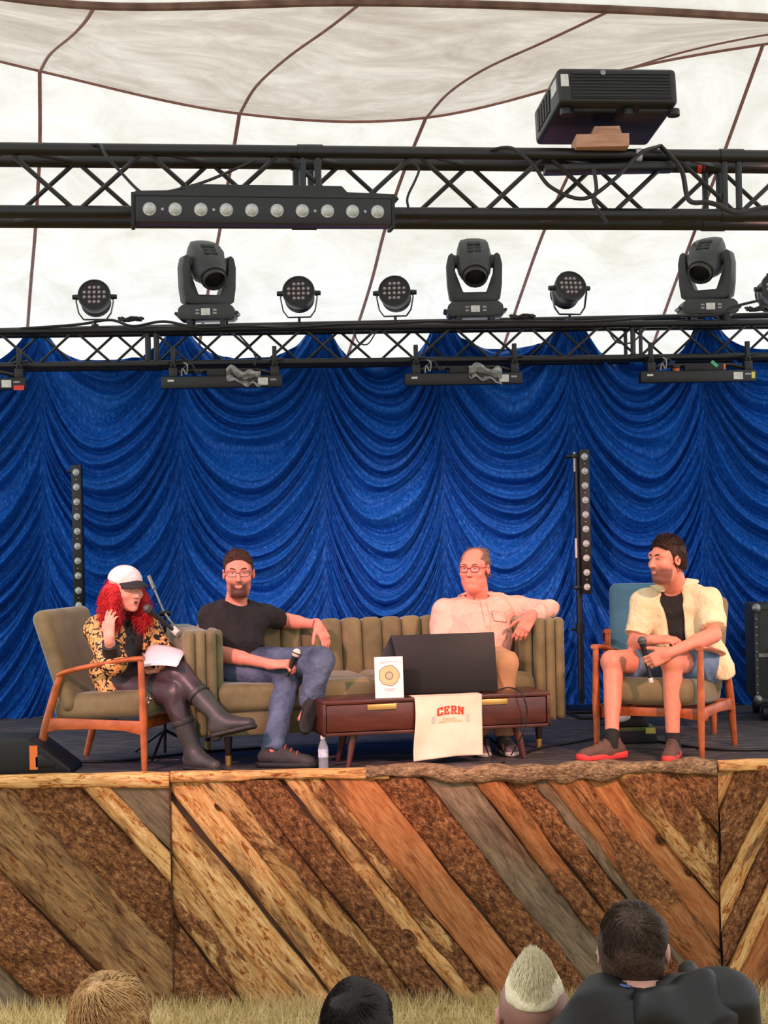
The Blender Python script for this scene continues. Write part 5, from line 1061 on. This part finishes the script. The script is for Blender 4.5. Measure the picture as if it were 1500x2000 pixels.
o = B3.wo('placket', MB().tube([B3.t(.004, front_f(B3, shp.data, .004, u_)+.001, u_) for u_ in us], .016, 8, flat=.3).mesh('placket'), M['pinks'], shp); o.location = (0, 0, 0)
for u_ in (.82, .62, .42): o = B3.wo('button', MB().ell(B3.t(.004, front_f(B3, shp.data, .004, u_)+.005, u_), (.007, .007, .007), 10).mesh('button'), brow_mat((214, 160, 140)), shp); o.location = (0, 0, 0)
o = B3.wo('pocket', MB().add(*grid(lambda u, v: B3.t(.05+.085*u, front_f(B3, shp.data, .05+.085*u, .74-.20*v)+.003, .74-.20*v), 6, 6)).mesh('pocket'), M['pinks'], shp); o.location = (0, 0, 0); o.modifiers.new('t', 'SOLIDIFY').thickness = .004
S = B3.grid(.0082); S.ell(B3.pel-Vector((0, 0, .01)), A((.20, .17, .13)), B3.T, .03)
for q in 'LR': B3.thigh(S, q, .016, k=.03); B3.shin(S, q, .024, 0, .97, flat=2)
B3.cloth('trousers', S, M['khaki'], .0055, 24, 22)
for q in 'LR': shoe(B3, B3.J['an'+q], (.05 if q == 'R' else .2, -1, 0), (0, 0, 1), (plain('grey_sneaker', (120, 104, 104), (84, 76, 80), .8), brow_mat((190, 180, 172)), brow_mat((206, 160, 160))))
# --- speaker in the cream shirt
J = P3(dict(head=(1301, 1092, 10.80), neck=(1318, 1150, 10.98), shR=(1256, 1178, 10.98), shL=(1383, 1176, 10.86), elR=(1240, 1256, 10.92), wrR=(1274, 1250, 10.70), elL=(1394, 1240, 10.72), wrL=(1304, 1276, 10.50),
            hipR=(1318, 1294, 11.08), hipL=(1378, 1296, 10.98), knR=(1196, 1292, 10.80), anR=(1195, 1446, 10.64), knL=(1312, 1292, 10.62), anL=(1314, 1448, 10.60))); J['ground'] = Vector((0, 0, ZD))
for q in 'RL': J['an'+q].z = ZD+.092
J['toR'] = J['anR']+Vector((-.14, -.05, -.05)); J['toL'] = J['anL']+Vector((-.05, -.13, -.05))
B4 = Person('man_cream_shirt', 'dark-haired man in a cream overshirt and denim shorts in the right armchair', J, (-.84, -.54, -.05), hsc=1.09, g=1.20, skin=(232, 146, 120), beardc=(74, 42, 34)); B4.report()
B4.headkw = dict(jaw=1.1, fat=.004, nr=.060)
B4.hands = [dict(wrist=B4.J['wrR'], f=(.9, -.25, .05), n=(.1, .3, -.9), side=-1, curl=(20, 24, 30, 36)), dict(wrist=B4.J['wrL'], f=(-.90, .05, -.42), n=(-.15, .95, -.15), side=1, curl=(40, 44, 46, 48))]
B4.make_body(beard=lambda Q: .78*beard_full(Q))
B4.head.face(B4.root, B4.wo, brow=(48, 30, 24), lip=(196, 104, 92), lw=.9)
short_hair(B4, HM['dark'], t=.007, top=.012, line=(.072, .094), cnt=1800, ln_=.028, sweep=(0, .3, .6), seed=8)
M['cream'] = pm('cream_linen', (228, 204, 160), (238, 218, 180), 9, .9, bmp=.8, bscale=13, bdist=.035); M['shortd'] = pm('washed_denim_shorts', (84, 108, 140), (120, 144, 172), 8, .9, bmp=.3, bscale=260)
S = B4.grid(.0082); B4.torso(S, .008, belly=.02); S.cone(B4.t(0, -.01, .96), B4.head.w(0, 0, -.06), .068, .075, .008, 'sub'); S.cut(B4.t(0, 0, -.05), -B4.up)
B4.cloth('t_shirt', S, M['tee'], .004, 18, 31)
S = B4.grid(.0082); B4.torso(S, .028, belly=.03)
for q in 'LR': B4.upper_arm(S, q, .034, 0, .80, flat=2, k=.03)
S.cone(B4.t(0, -.01, .97), B4.head.w(0, 0, -.06), .070, .085, .008, 'sub')
S.rbox(B4.t(-.012, .20, .5), (.055, .16, .40), .02, B4.T, .012, 'sub'); S.cone(B4.t(-.012, .10, .86), B4.t(-.012, .16, 1.02), .055, .10, .012, 'sub')
S.cone(B4.t(.14, .0, .05), B4.J['hipL']+Vector((.10, -.06, -.06)), .09, .07, .04); S.cut(B4.t(0, 0, -.22), -B4.up)
sh4 = B4.cloth('overshirt', S, M['cream'], .007, 18, 32)
collar(B4, M['cream'], sh4, r=.088, spread=.055, drop=.065)
S = B4.grid(.0082); S.ell(B4.pel-Vector((0, 0, .01)), A((.19, .16, .12)), B4.T, .03)
for q in 'LR': B4.thigh(S, q, .024, 0, .72, flat=2, k=.03)
B4.cloth('shorts', S, M['shortd'], .005, 26, 33)
shm = (plain('brown_trail_shoe', (84, 58, 48), (104, 74, 62), .7), plain('red_foam_sole', (222, 62, 58), (196, 48, 48), .6), brow_mat((20, 20, 22)))
shoe(B4, B4.J['anR'], (-.93, -.35, 0), (0, 0, 1), shm, sc=1.04, th=.042); shoe(B4, B4.J['anL'], (-.30, -.95, 0), (0, 0, 1), shm, sc=1.04, th=.042)
for q in 'LR':
    a = B4.J['an'+q]; B4.wo('sock', MB().tube([a-Vector((0, 0, .03)), a+Vector((0, 0, .035)), a.lerp(B4.J['kn'+q], .12)], .045, 16).mesh('sock'), M['tee'], B4.root)
microphone('black handheld microphone held by the man in the cream shirt', P(1254, 1252, 10.55), P(1272, 1332, 10.53), M['mesh'], .026, M['wht'])
# --- red-haired speaker in the left armchair
J = P3(dict(head=(246, 1151, 10.70), neck=(240, 1206, 10.82), shR=(193, 1230, 10.76), shL=(284, 1224, 10.94), elR=(221, 1292, 10.56), wrR=(213, 1246, 10.47), elL=(318, 1275, 10.86), wrL=(294, 1312, 10.66),
            hipR=(228, 1328, 10.76), hipL=(252, 1322, 10.88), knR=(338, 1356, 10.54), anR=(378, 1478, 10.52), knL=(350, 1314, 10.58), anL=(428, 1404, 10.44))); J['ground'] = Vector((0, 0, ZD))
J['anR'].z = ZD+.10; J['toR'] = J['anR']+Vector((.07, -.07, -.05)); J['toL'] = J['anL']+Vector((.10, -.03, -.03))
B1 = Person('woman_red_hair', 'woman with red curls, white cap and leopard-print jacket in the left armchair', J, (.70, -.71, -.08), hsc=1.06, g=.92, skin=(236, 164, 140)); B1.report()
B1.headkw = dict(jaw=.88, nose=.97, nr=.044)
B1.hands = [dict(wrist=B1.J['wrR'], f=(.03, .10, 1), n=(.45, .75, 0), side=-1, curl=(10, 14, 20, 26), sc=.93), dict(wrist=B1.J['wrL'], f=(.5, -.6, .1), n=(0, 0, 1), side=1, sc=.95)]
B1.make_body(); B1.head.face(B1.root, B1.wo, brow=(74, 40, 36), lip=(200, 50, 66), open_=.006, lw=1.15)
for q in (-1, 1):
    H = B1.head; B1.wo('eye_shadow', MB().ell(H.w(q*.031, .083, .018), (.013, .008, .006), 12).mesh('eye_shadow'), brow_mat((110, 72, 74)), B1.root)
H = B1.head
S = SDF(A(H.c)-.30, A(H.c)+.27, .0085)
for q in (-1, 1): S.ell(H.w(q*.088, -.02, -.055), A((.042, .062, .085))*H.k, H.R, .03); S.ell(H.w(q*.098, .012, -.125), A((.040, .045, .075))*H.k, H.R, .03)
S.ell(H.w(0, -.075, -.03), A((.085, .05, .11))*H.k, H.R, .03); S.ell(H.w(.10, .0, -.175), A((.03, .035, .05))*H.k, H.R, .02)
f = snoise(41, 70); hme = S.mesh('hair', lambda V, N_: .008*f(V), 1); hr_ = B1.wo('hair', hme, HM['red'], B1.root)
sm = strands(hme, 3400, .085, lambda p, n: np.repeat(A((0, 0, -1))[None], len(p), 0)+n*.3, r=.0021, steps=9, lift=.35, seed=5, curl=.011, wave=1.3, jitter=.35, sink=.01)
o = B1.wo('hair_strands', sm, HM['red'], hr_); o.location = (0, 0, 0); o['kind'] = 'stuff'
# cap
S = SDF(A(H.c)-.2, A(H.c)+.24, .006); S.ell(H.w(0, -.012, .050), A((.090, .108, .098))*H.k*H.KU, H.R, 0); S.cut(H.w(0, 0, .045), -H.u*.96+H.f*(-.18)); 
cap = B1.wo('cap', S.mesh('cap', smooth=1), pm('white_cap_cotton', (238, 230, 226), (226, 200, 196), 18, .85, bmp=.2, bscale=200), B1.root)
V = []; F = []; n = 20
for i in range(n+1):
    a = R(-62)+R(124)*i/n
    for t in (0, .33, .66, 1): V.append(H.w((.086+.014*t)*math.sin(a), -.012+.104*math.cos(a)+.078*t*math.cos(a*.95), .050-.010*t-.022*t*t+.016*math.cos(a)-.012*abs(math.sin(a))))
for i in range(n):
    for t in range(3): F.append((4*i+t, 4*i+t+1, 4*i+t+5, 4*i+t+4))
o = B1.wo('cap_brim', MB().add(V, F).mesh('cap_brim'), plain('black_brim', (26, 26, 32), rough=.7), cap); o.location = (0, 0, 0); o.modifiers.new('t', 'SOLIDIFY').thickness = .006
S = SDF(A(H.c)-.2, A(H.c)+.24, .006); S.ell(H.w(0, -.012, .050), A((.0915, .1095, .0995))*H.k*H.KU, H.R, 0); S.cut(H.w(0, 0, .052), -H.u); S.cut(H.w(0, .055, 0), -H.f); S.cut(H.w(.04, 0, 0), H.l); S.cut(H.w(-.04, 0, 0), -H.l); S.cut(H.w(0, 0, .115), H.u)
o = B1.wo('cap_print', S.mesh('cap_print', smooth=1), pm('faded_pink_print', (232, 190, 190), (240, 226, 222), 50, .9), cap); o.location = (0, 0, 0)
# earring
o = B1.wo('earring', MB().prism([(0, .04), (.012, .02), (.026, .018), (.014, .0), (.008, -.045), (-.004, -.004), (-.022, .0), (-.008, .018)], -.002, .002, Matrix.Translation(H.w(.068, .035, -.095))).mesh('earring'), pm('pale_gold', (240, 214, 150), rough=.35, metal=.4), B1.root)
# clothes
jm, nt, b = new_mat('leopard_jacket'); L = nt.links
w1 = node(nt, 'ShaderNodeTexNoise', Scale=11.0, Detail=3.0); v0 = coords(nt); L.new(v0, w1.inputs['Vector']); mxv = node(nt, 'ShaderNodeMix', data_type='VECTOR'); mxv.inputs[0].default_value = .16; L.new(v0, mxv.inputs[4]); L.new(w1.outputs['Color'], mxv.inputs[5])
vo = node(nt, 'ShaderNodeTexVoronoi', Scale=46.0); L.new(mxv.outputs[1], vo.inputs['Vector'])
c_ = ramp(nt, vo.outputs['Distance'], [(.0, (222, 130, 60)), (.30, (236, 160, 84)), (.50, (242, 192, 126)), (.58, (34, 18, 16)), (.75, (24, 14, 14))]); L.new(c_, b.inputs['Base Color']); b.inputs['Roughness'].default_value = .75
S = B1.grid(.0078); B1.torso(S, .010); B1.upper_arm(S, 'R', .014); B1.fore_arm(S, 'R', .014, 0, .72, flat=2); B1.upper_arm(S, 'L', .012); B1.fore_arm(S, 'L', .014, 0, .8, flat=2); S.cone(B1.t(0, -.005, .95), H.w(0, -.02, -.10), .052, .05, .02); S.cut(B1.t(0, 0, 1.10), B1.up)
blo = B1.cloth('blouse', S, plain('black_satin', (20, 17, 19), (34, 28, 30), .45), .005, 24, 51)
for i, x in enumerate((-.022, .018)):   # ruffle
    o = B1.wo('ruffle', MB().tube([B1.t(x+.010*math.sin(k*1.9+i), .108-.02*(k/12)**2+.006*math.cos(k*2.3), .92-.055*k) for k in range(13)], .017, 8, flat=.6).mesh('ruffle'), brow_mat((30, 24, 26)), blo); o.location = (0, 0, 0)
S = B1.grid(.0078); B1.torso(S, .030)
for q in 'LR': B1.upper_arm(S, q, .036, 0, 1, k=.03)
B1.fore_arm(S, 'L', .034, 0, .45, flat=2); B1.fore_arm(S, 'R', .040, 0, .20, flat=2)
S.cone(B1.t(0, -.01, .98), H.w(0, 0, -.08), .055, .075, .008, 'sub'); S.rbox(B1.t(.012, .19, .5), (.062, .15, .42), .02, B1.T, .012, 'sub'); S.cone(B1.t(.012, .10, .86), B1.t(0.012, .14, 1.0), .06, .09, .012, 'sub')
S.cone(B1.t(-.12, -.02, .15), B1.J['hipR']+Vector((-.02, -.09, -.075)), .085, .055, .04); S.cut(B1.t(0, 0, -.22), -B1.up)
B1.cloth('jacket', S, jm, .006, 20, 52)
M['legg'] = pm('plum_leather_leggings', (38, 30, 34), (74, 58, 64), 5, .42, bmp=.2, bscale=60)
S = B1.grid(.0078); S.ell(B1.pel-Vector((0, 0, .02)), A((.155, .125, .11)), B1.T, .03)
for q in 'LR': B1.thigh(S, q, .015, k=.03); B1.shin(S, q, .013, 0, .5)
B1.cloth('leggings', S, M['legg'], .004, 28, 53)
M['boot'] = pm('dark_rubber_boot', (46, 45, 46), (66, 64, 63), 9, .5, bmp=.1)
def boot(q, toe, up):
    kn, an = B1.J['kn'+q], B1.J['an'+q]; t = Vector(toe).normalized(); u = Vector(up); u = (u-t*u.dot(t)).normalized(); s0 = an-u*.098; Bq = lambda x, z: s0+t*x+u*z
    pts = [A(kn.lerp(an, .40)), A(Bq(-.1, 0)), A(Bq(.25, .05))]; S = SDF(np.minimum.reduce(pts)-.1, np.maximum.reduce(pts)+.1, .0068)
    S.cone(kn.lerp(an, .42), an+u*.01, .066, .050, .02, flat=1).cone(Bq(-.03, .055), Bq(.05, .05), .044, .044, .03).cone(Bq(.05, .05), Bq(.175, .034), .045, .034, .03).cone(an, Bq(.10, .05), .046, .034, .03); S.cut(Bq(0, .015), -u)
    o = B1.wo('boot', S.mesh('boot', smooth=1), M['boot'], B1.root)
    S = SDF(np.minimum.reduce(pts)-.1, np.maximum.reduce(pts)+.1, .0068); S.cone(Bq(-.035, .010), Bq(.06, .010), .042, .040, .01).cone(Bq(.06, .01), Bq(.18, .014), .043, .037, .01); S.cut(Bq(0, -.0), -u); S.cut(Bq(0, .024), u)
    S.cone(Bq(-.035, -.012), Bq(-.03, .012), .030, .032, .004); S.cut(Bq(0, -.02), -u); e = B1.wo('boot_sole', S.mesh('boot_sole', smooth=1), brow_mat((34, 32, 32)), o); e.location = (0, 0, 0)
    ax = (an-kn).normalized(); side = ax.cross(t).normalized(); c = kn.lerp(an, .50)
    e = B1.wo('boot_strap', MB().tube([c+(t-ax*t.dot(ax)).normalized()*(.066*math.cos(a))+side*(.066*math.sin(a)) for a in [k*math.pi/10 for k in range(20)]], .008, 6, closed=True, flat=.5).mesh('boot_strap'), brow_mat((40, 38, 38)), o); e.location = (0, 0, 0)
boot('R', (.75, -.62, 0), (0, 0, 1)); boot('L', (.93, -.25, .22), (-.30, .25, .9))
# papers on her lap, printed cloth on the seat
def pap(u, v):
    a = P(292, 1262, 10.80).lerp(P(362, 1276, 10.66), u); c = P(270, 1304, 10.56).lerp(P(345, 1303, 10.42), u); p = a.lerp(c, v); p.z += .012*math.sin(u*3.0)+.010*math.sin(v*3.1); return p
for i in range(3):
    o = tag(obj('paper_sheet', MB().add(*grid(lambda u, v: pap(u, v)+Vector((.004*i, .003*i, .0045*i)), 10, 10)), pm('white_paper', (240, 226, 232), rough=.8) if i == 0 else bpy.data.materials['white_paper']), ['lowest sheet of the speech papers on the red-haired speaker\'s lap', 'middle sheet of the speech papers on the red-haired speaker\'s lap', 'top sheet of the speech papers on the red-haired speaker\'s lap'][i], 'paper', 'speech papers'); o.modifiers.new('t', 'SOLIDIFY').thickness = .001
def scarf(u, v):
    a = P(212, 1350, 10.70).lerp(P(292, 1368, 10.52), u); return a+Vector((.02*math.sin(v*3), .10*(v-.5), .028*math.sin(v*math.pi)-.012+.004*math.sin(u*17)))
m_, nt, b = new_mat('printed_cloth'); vo = node(nt, 'ShaderNodeTexVoronoi', Scale=70.0); nt.links.new(coords(nt), vo.inputs['Vector']); nt.links.new(ramp(nt, vo.outputs['Distance'], [(.3, (232, 216, 206)), (.5, (120, 76, 60)), (.6, (44, 30, 30))]), b.inputs['Base Color'])
tag(obj('scarf', MB().add(*grid(scarf, 24, 8)), m_), 'folded patterned cloth tucked beside the red-haired speaker on the olive seat', 'cloth').modifiers.new('t', 'SOLIDIFY').thickness = .008
# boom stand with microphone in front of her
bs = P(322, 1470, 11.15); st_ = thing('microphone_stand', 'black boom microphone stand beside the red-haired speaker', 'stand', (bs.x, bs.y, ZD)); rel = lambda p: Vector(p)-Vector((bs.x, bs.y, ZD))
kn_ = P(322, 1198, 11.1); obj('pole', MB().cyl((0, 0, .02), rel(kn_), .0095, n=10), M['blk'], st_)
tip, tail = P(362, 1250, 10.72), P(291, 1126, 11.3)
obj('boom', MB().tube([rel(tail), rel(kn_), rel(tip)], .0075, 8), M['chrome'], st_); obj('counterweight', MB().cyl(rel(tail), rel(tail.lerp(kn_, .35)), .013, n=12), M['chrome'], st_); obj('clutch', MB().cyl(rel(kn_)-Vector((.03, 0, 0)), rel(kn_)+Vector((.035, 0, 0)), .016, n=12), M['blk'], st_)
for a in (20, 140, 260): obj('leg', MB().tube([(0, 0, .16), (.26*math.cos(R(a)), .26*math.sin(R(a)), .012)], .009, 8), M['blk'], st_)
obj('clip', MB().cyl(rel(P(338, 1228, 10.74)), rel(P(348, 1238, 10.72)), .021, n=14), M['wht'], st_)
obj('cable', MB().tube(spline([rel(P(350, 1240, 10.72)), rel(P(368, 1252, 10.7)), rel(P(366, 1258, 10.7)), rel(P(352, 1250, 10.72))], 6), .0045, 6), M['rubber'], st_)
microphone('black microphone in a boom stand in front of the red-haired speaker', P(288, 1189, 10.66), P(342, 1233, 10.73), M['mesh'], .027)
# --- audience sitting on the grass, seen from behind
def spectator(px, py, Y, label, skin, hsc=1.0, f=(0, 1, .12), wid=.19, g=1.0, turn=0, beard=None, beardc=(60, 44, 38), neck=None, shp=None):
    h = P(px, py, Y); gzv = gz(Y); nk = P(*neck) if neck else h+Vector((0, -.015, -.145*hsc)); hip = Vector((nk.x, Y-.06, gzv+.10)); s = wid/.19
    J = dict(head=h, neck=nk, shL=nk+Vector((-wid, 0, -.055)), shR=nk+Vector((wid, 0, -.055)), hipL=hip+Vector((-.09*s, 0, 0)), hipR=hip+Vector((.09*s, 0, 0)))
    if shp: J['shL'], J['shR'] = P(*shp[0]), P(*shp[1])
    for q, sg in (('L', -1), ('R', 1)):
        J['el'+q] = J['sh'+q].lerp(Vector((hip.x+sg*.27*s, Y+.08, gzv+.26)), .8); J['wr'+q] = Vector((hip.x+sg*.12*s, Y+.28, gzv+.2)); J['kn'+q] = Vector((hip.x+sg*.34*s, Y+.28, gz(Y+.28)+.16)); J['an'+q] = Vector((hip.x-sg*.06*s, Y+.40+.06*(sg+1), gz(Y+.4)+.07)); J['to'+q] = J['an'+q]+Vector((-sg*.12, .03, 0))
    J['ground'] = Vector((0, 0, gzv)); p = Person('spectator', label, J, f, hsc=hsc, g=g, skin=skin, beardc=beardc)
    p.hands = [dict(wrist=J['wr'+q], f=(0, 1, -.1), n=(0, 0, -1), side=-1 if q == 'R' else 1) for q in 'LR']; p.make_body(h=.0075, beard=beard); return p
def dress(p, top, pants, e=.02, sleeves=1.0, seed=60):
    S = p.grid(.010); p.torso(S, e)
    for q in 'LR': p.upper_arm(S, q, e*1.3); p.fore_arm(S, q, e, 0, .92, flat=2)
    S.cone(p.t(0, -.01, .98), p.head.w(0, 0, -.06), .06, .075, .008, 'sub'); o = p.cloth('jacket' if top is M.get('blackj') else 'top', S, top, .010, 16, seed)
    S = p.grid(.012); S.ell(p.pel-Vector((0, 0, .01)), A((.18, .14, .10))*p.g, p.T, .03)
    for q in 'LR': p.thigh(S, q, .016, k=.03); p.shin(S, q, .02, 0, .95, flat=2)
    p.cloth('trousers', S, pants, .005, 24, seed+1); return o
def full_hair(p, mat, t, top, cnt, ln_, r, flow, seed, curl=0, wave=0, lift=.2, line=(.06, .075), nape=-.075, f_amp=.004, ear=True, steps=4, jitter=.2, grow=.012):
    S = p.head.hair_sdf(h=.006, t=t, top=top, line=line, nape=nape, ear=ear, ln=(.9, -.4)); f = snoise(seed, 60); me = S.mesh('hair', lambda V, N_: f_amp*f(V), 1); o = p.wo('hair', me, mat, p.root)
    sm = strands(me, cnt, ln_, flow, r=r, lift=lift, seed=seed, steps=steps, curl=curl, wave=wave, jitter=jitter, sink=.003, shell=(p.head, (0, -.02, .036), (.076+t, .096+t, .088+t+top)), grow=grow); q = p.wo('hair_strands', sm, mat, o); q.location = (0, 0, 0); q['kind'] = 'stuff'; return me
def crown_flow(p, out=1.0, down=1.0, swirl=.5, c=(0, -.07, .11)):
    cc = A(p.head.w(*c)); u = A(p.head.u)
    def fl(q, n):
        d = q-cc; d = d/(np.linalg.norm(d, axis=1, keepdims=True)+1e-6); sw = np.cross(np.repeat(u[None], len(q), 0), d); v = d*out-u[None]*down*.35+sw*swirl; return v-n*(v*n).sum(1, keepdims=True)
    return fl
M['blackj'] = pm('black_shell_jacket', (7, 7, 8), (12, 12, 13), 8, .55, bmp=.35, bscale=22)
M['jeansd'] = plain('dark_denim', (34, 40, 56), (50, 58, 78))
a4 = spectator(1236, 1852, 4.14, 'dark-haired spectator in a black hooded jacket at the bottom right', (214, 160, 138), .95, (.10, .96, .22), .20, 1.05, neck=(1252, 1946, 4.06), shp=((1185, 1968, 4.08), (1412, 1958, 4.05)))
jk = dress(a4, M['blackj'], M['jeansd'], .018, seed=61)
S = SDF(A(a4.J['neck'])-.3, A(a4.J['neck'])+.3, .006); c = a4.J['neck']                                     # hood lying on the shoulders
S.cone(c+Vector((-.080, .02, .005)), c+Vector((.02, -.085, .005)), .024, .042, .02).cone(c+Vector((.02, -.085, .005)), c+Vector((.12, -.055, .025)), .042, .040, .03).cone(c+Vector((.12, -.055, .025)), c+Vector((.11, .06, .03)), .040, .026, .03).cone(c+Vector((.02, -.09, -.02)), c+Vector((.15, -.07, -.03)), .038, .034, .04).ell(c+Vector((.08, -.085, -.06)), (.10, .05, .055), None, .05)
S.cone(c+Vector((0, .0, -.03)), a4.head.w(0, 0, -.06), .060, .07, .01, 'sub')
a4.cloth('hood', S, M['blackj'], .010, 26, 63, parent=jk).location = (0, 0, 0)
a4.wo('lanyard', MB().tube(spline([c+Vector((-.070, .03, .045)), c+Vector((-.060, -.030, .038)), c+Vector((-.03, -.055, .036))], 6), .006, 8, flat=.4).mesh('lanyard'), brow_mat((70, 84, 140)), a4.root)
full_hair(a4, hair_mat('dark_brown_crop', (30, 22, 18), (84, 62, 48), sc=160), .006, .006, 6500, .05, .0013, crown_flow(a4, swirl=.7), 71, lift=.16, line=(.05, .07), nape=-.085, f_amp=.003)
a3 = spectator(1042, 1980, 4.30, 'spectator with a bleached mohawk and shaved sides at the bottom edge', (206, 148, 130), 1.05, (.05, .98, .15), .17, .9, beard=lambda Q: .55*np.clip((Q[:, 2]+.055)/.03, 0, 1)*np.clip((.05-Q[:, 1])/.03, 0, 1)*(np.abs(Q[:, 0]) < .0775), beardc=(92, 70, 62))
dress(a3, plain('charcoal_jersey', (60, 58, 60)), M['jeansd'], seed=64)
H = a3.head; S = SDF(A(H.c)-.2, A(H.c)+.22, .006); S.ell(H.w(0, -.02, .065), A((.066, .098, .062))*H.k, H.R, 0); S.cone(H.w(0, -.06, .075), H.w(0, .06, .090), .030, .020, .03); S.cut(H.w(0, 0, .058), -H.u)
f = snoise(81, 70); me = S.mesh('hair', lambda V, N_: .002*f(V), 1); ho = a3.wo('hair', me, HM['bleach'], a3.root)
sm = strands(me, 6500, .030, lambda q, n: (A(H.u)[None]*1.2-((q-A(H.c))@A(H.l))[:, None]*A(H.l)[None]*14+A(H.f)[None]*.15), r=.0014, lift=.22, seed=9, steps=3, jitter=.12); o = a3.wo('hair_strands', sm, HM['bleach'], ho); o.location = (0, 0, 0); o['kind'] = 'stuff'
a2 = spectator(697, 2012, 4.45, 'child with short black hair at the bottom edge, middle of the picture', (200, 146, 122), 1.0, (0, .98, .15), .15, .82)
dress(a2, plain('navy_jersey', (34, 40, 62)), M['jeansd'], seed=65)
full_hair(a2, HM['black'], .012, .010, 5000, .05, .0015, crown_flow(a2, swirl=.4), 72, lift=.18, line=(.07, .08), nape=-.07)
a1 = spectator(215, 2006, 4.30, 'spectator with wavy sandy hair at the bottom left', (224, 172, 148), .98, (.05, .98, .15), .15, .84)
dress(a1, plain('faded_green_jersey', (92, 104, 84)), M['jeansd'], seed=66)
full_hair(a1, HM['blond'], .012, .012, 5200, .13, .0019, crown_flow(a1, swirl=1.1, down=1.4, c=(.01, -.05, .12)), 73, curl=.007, wave=.9, lift=.12, f_amp=.006, grow=.016, nape=-.09, ear=False, steps=6)
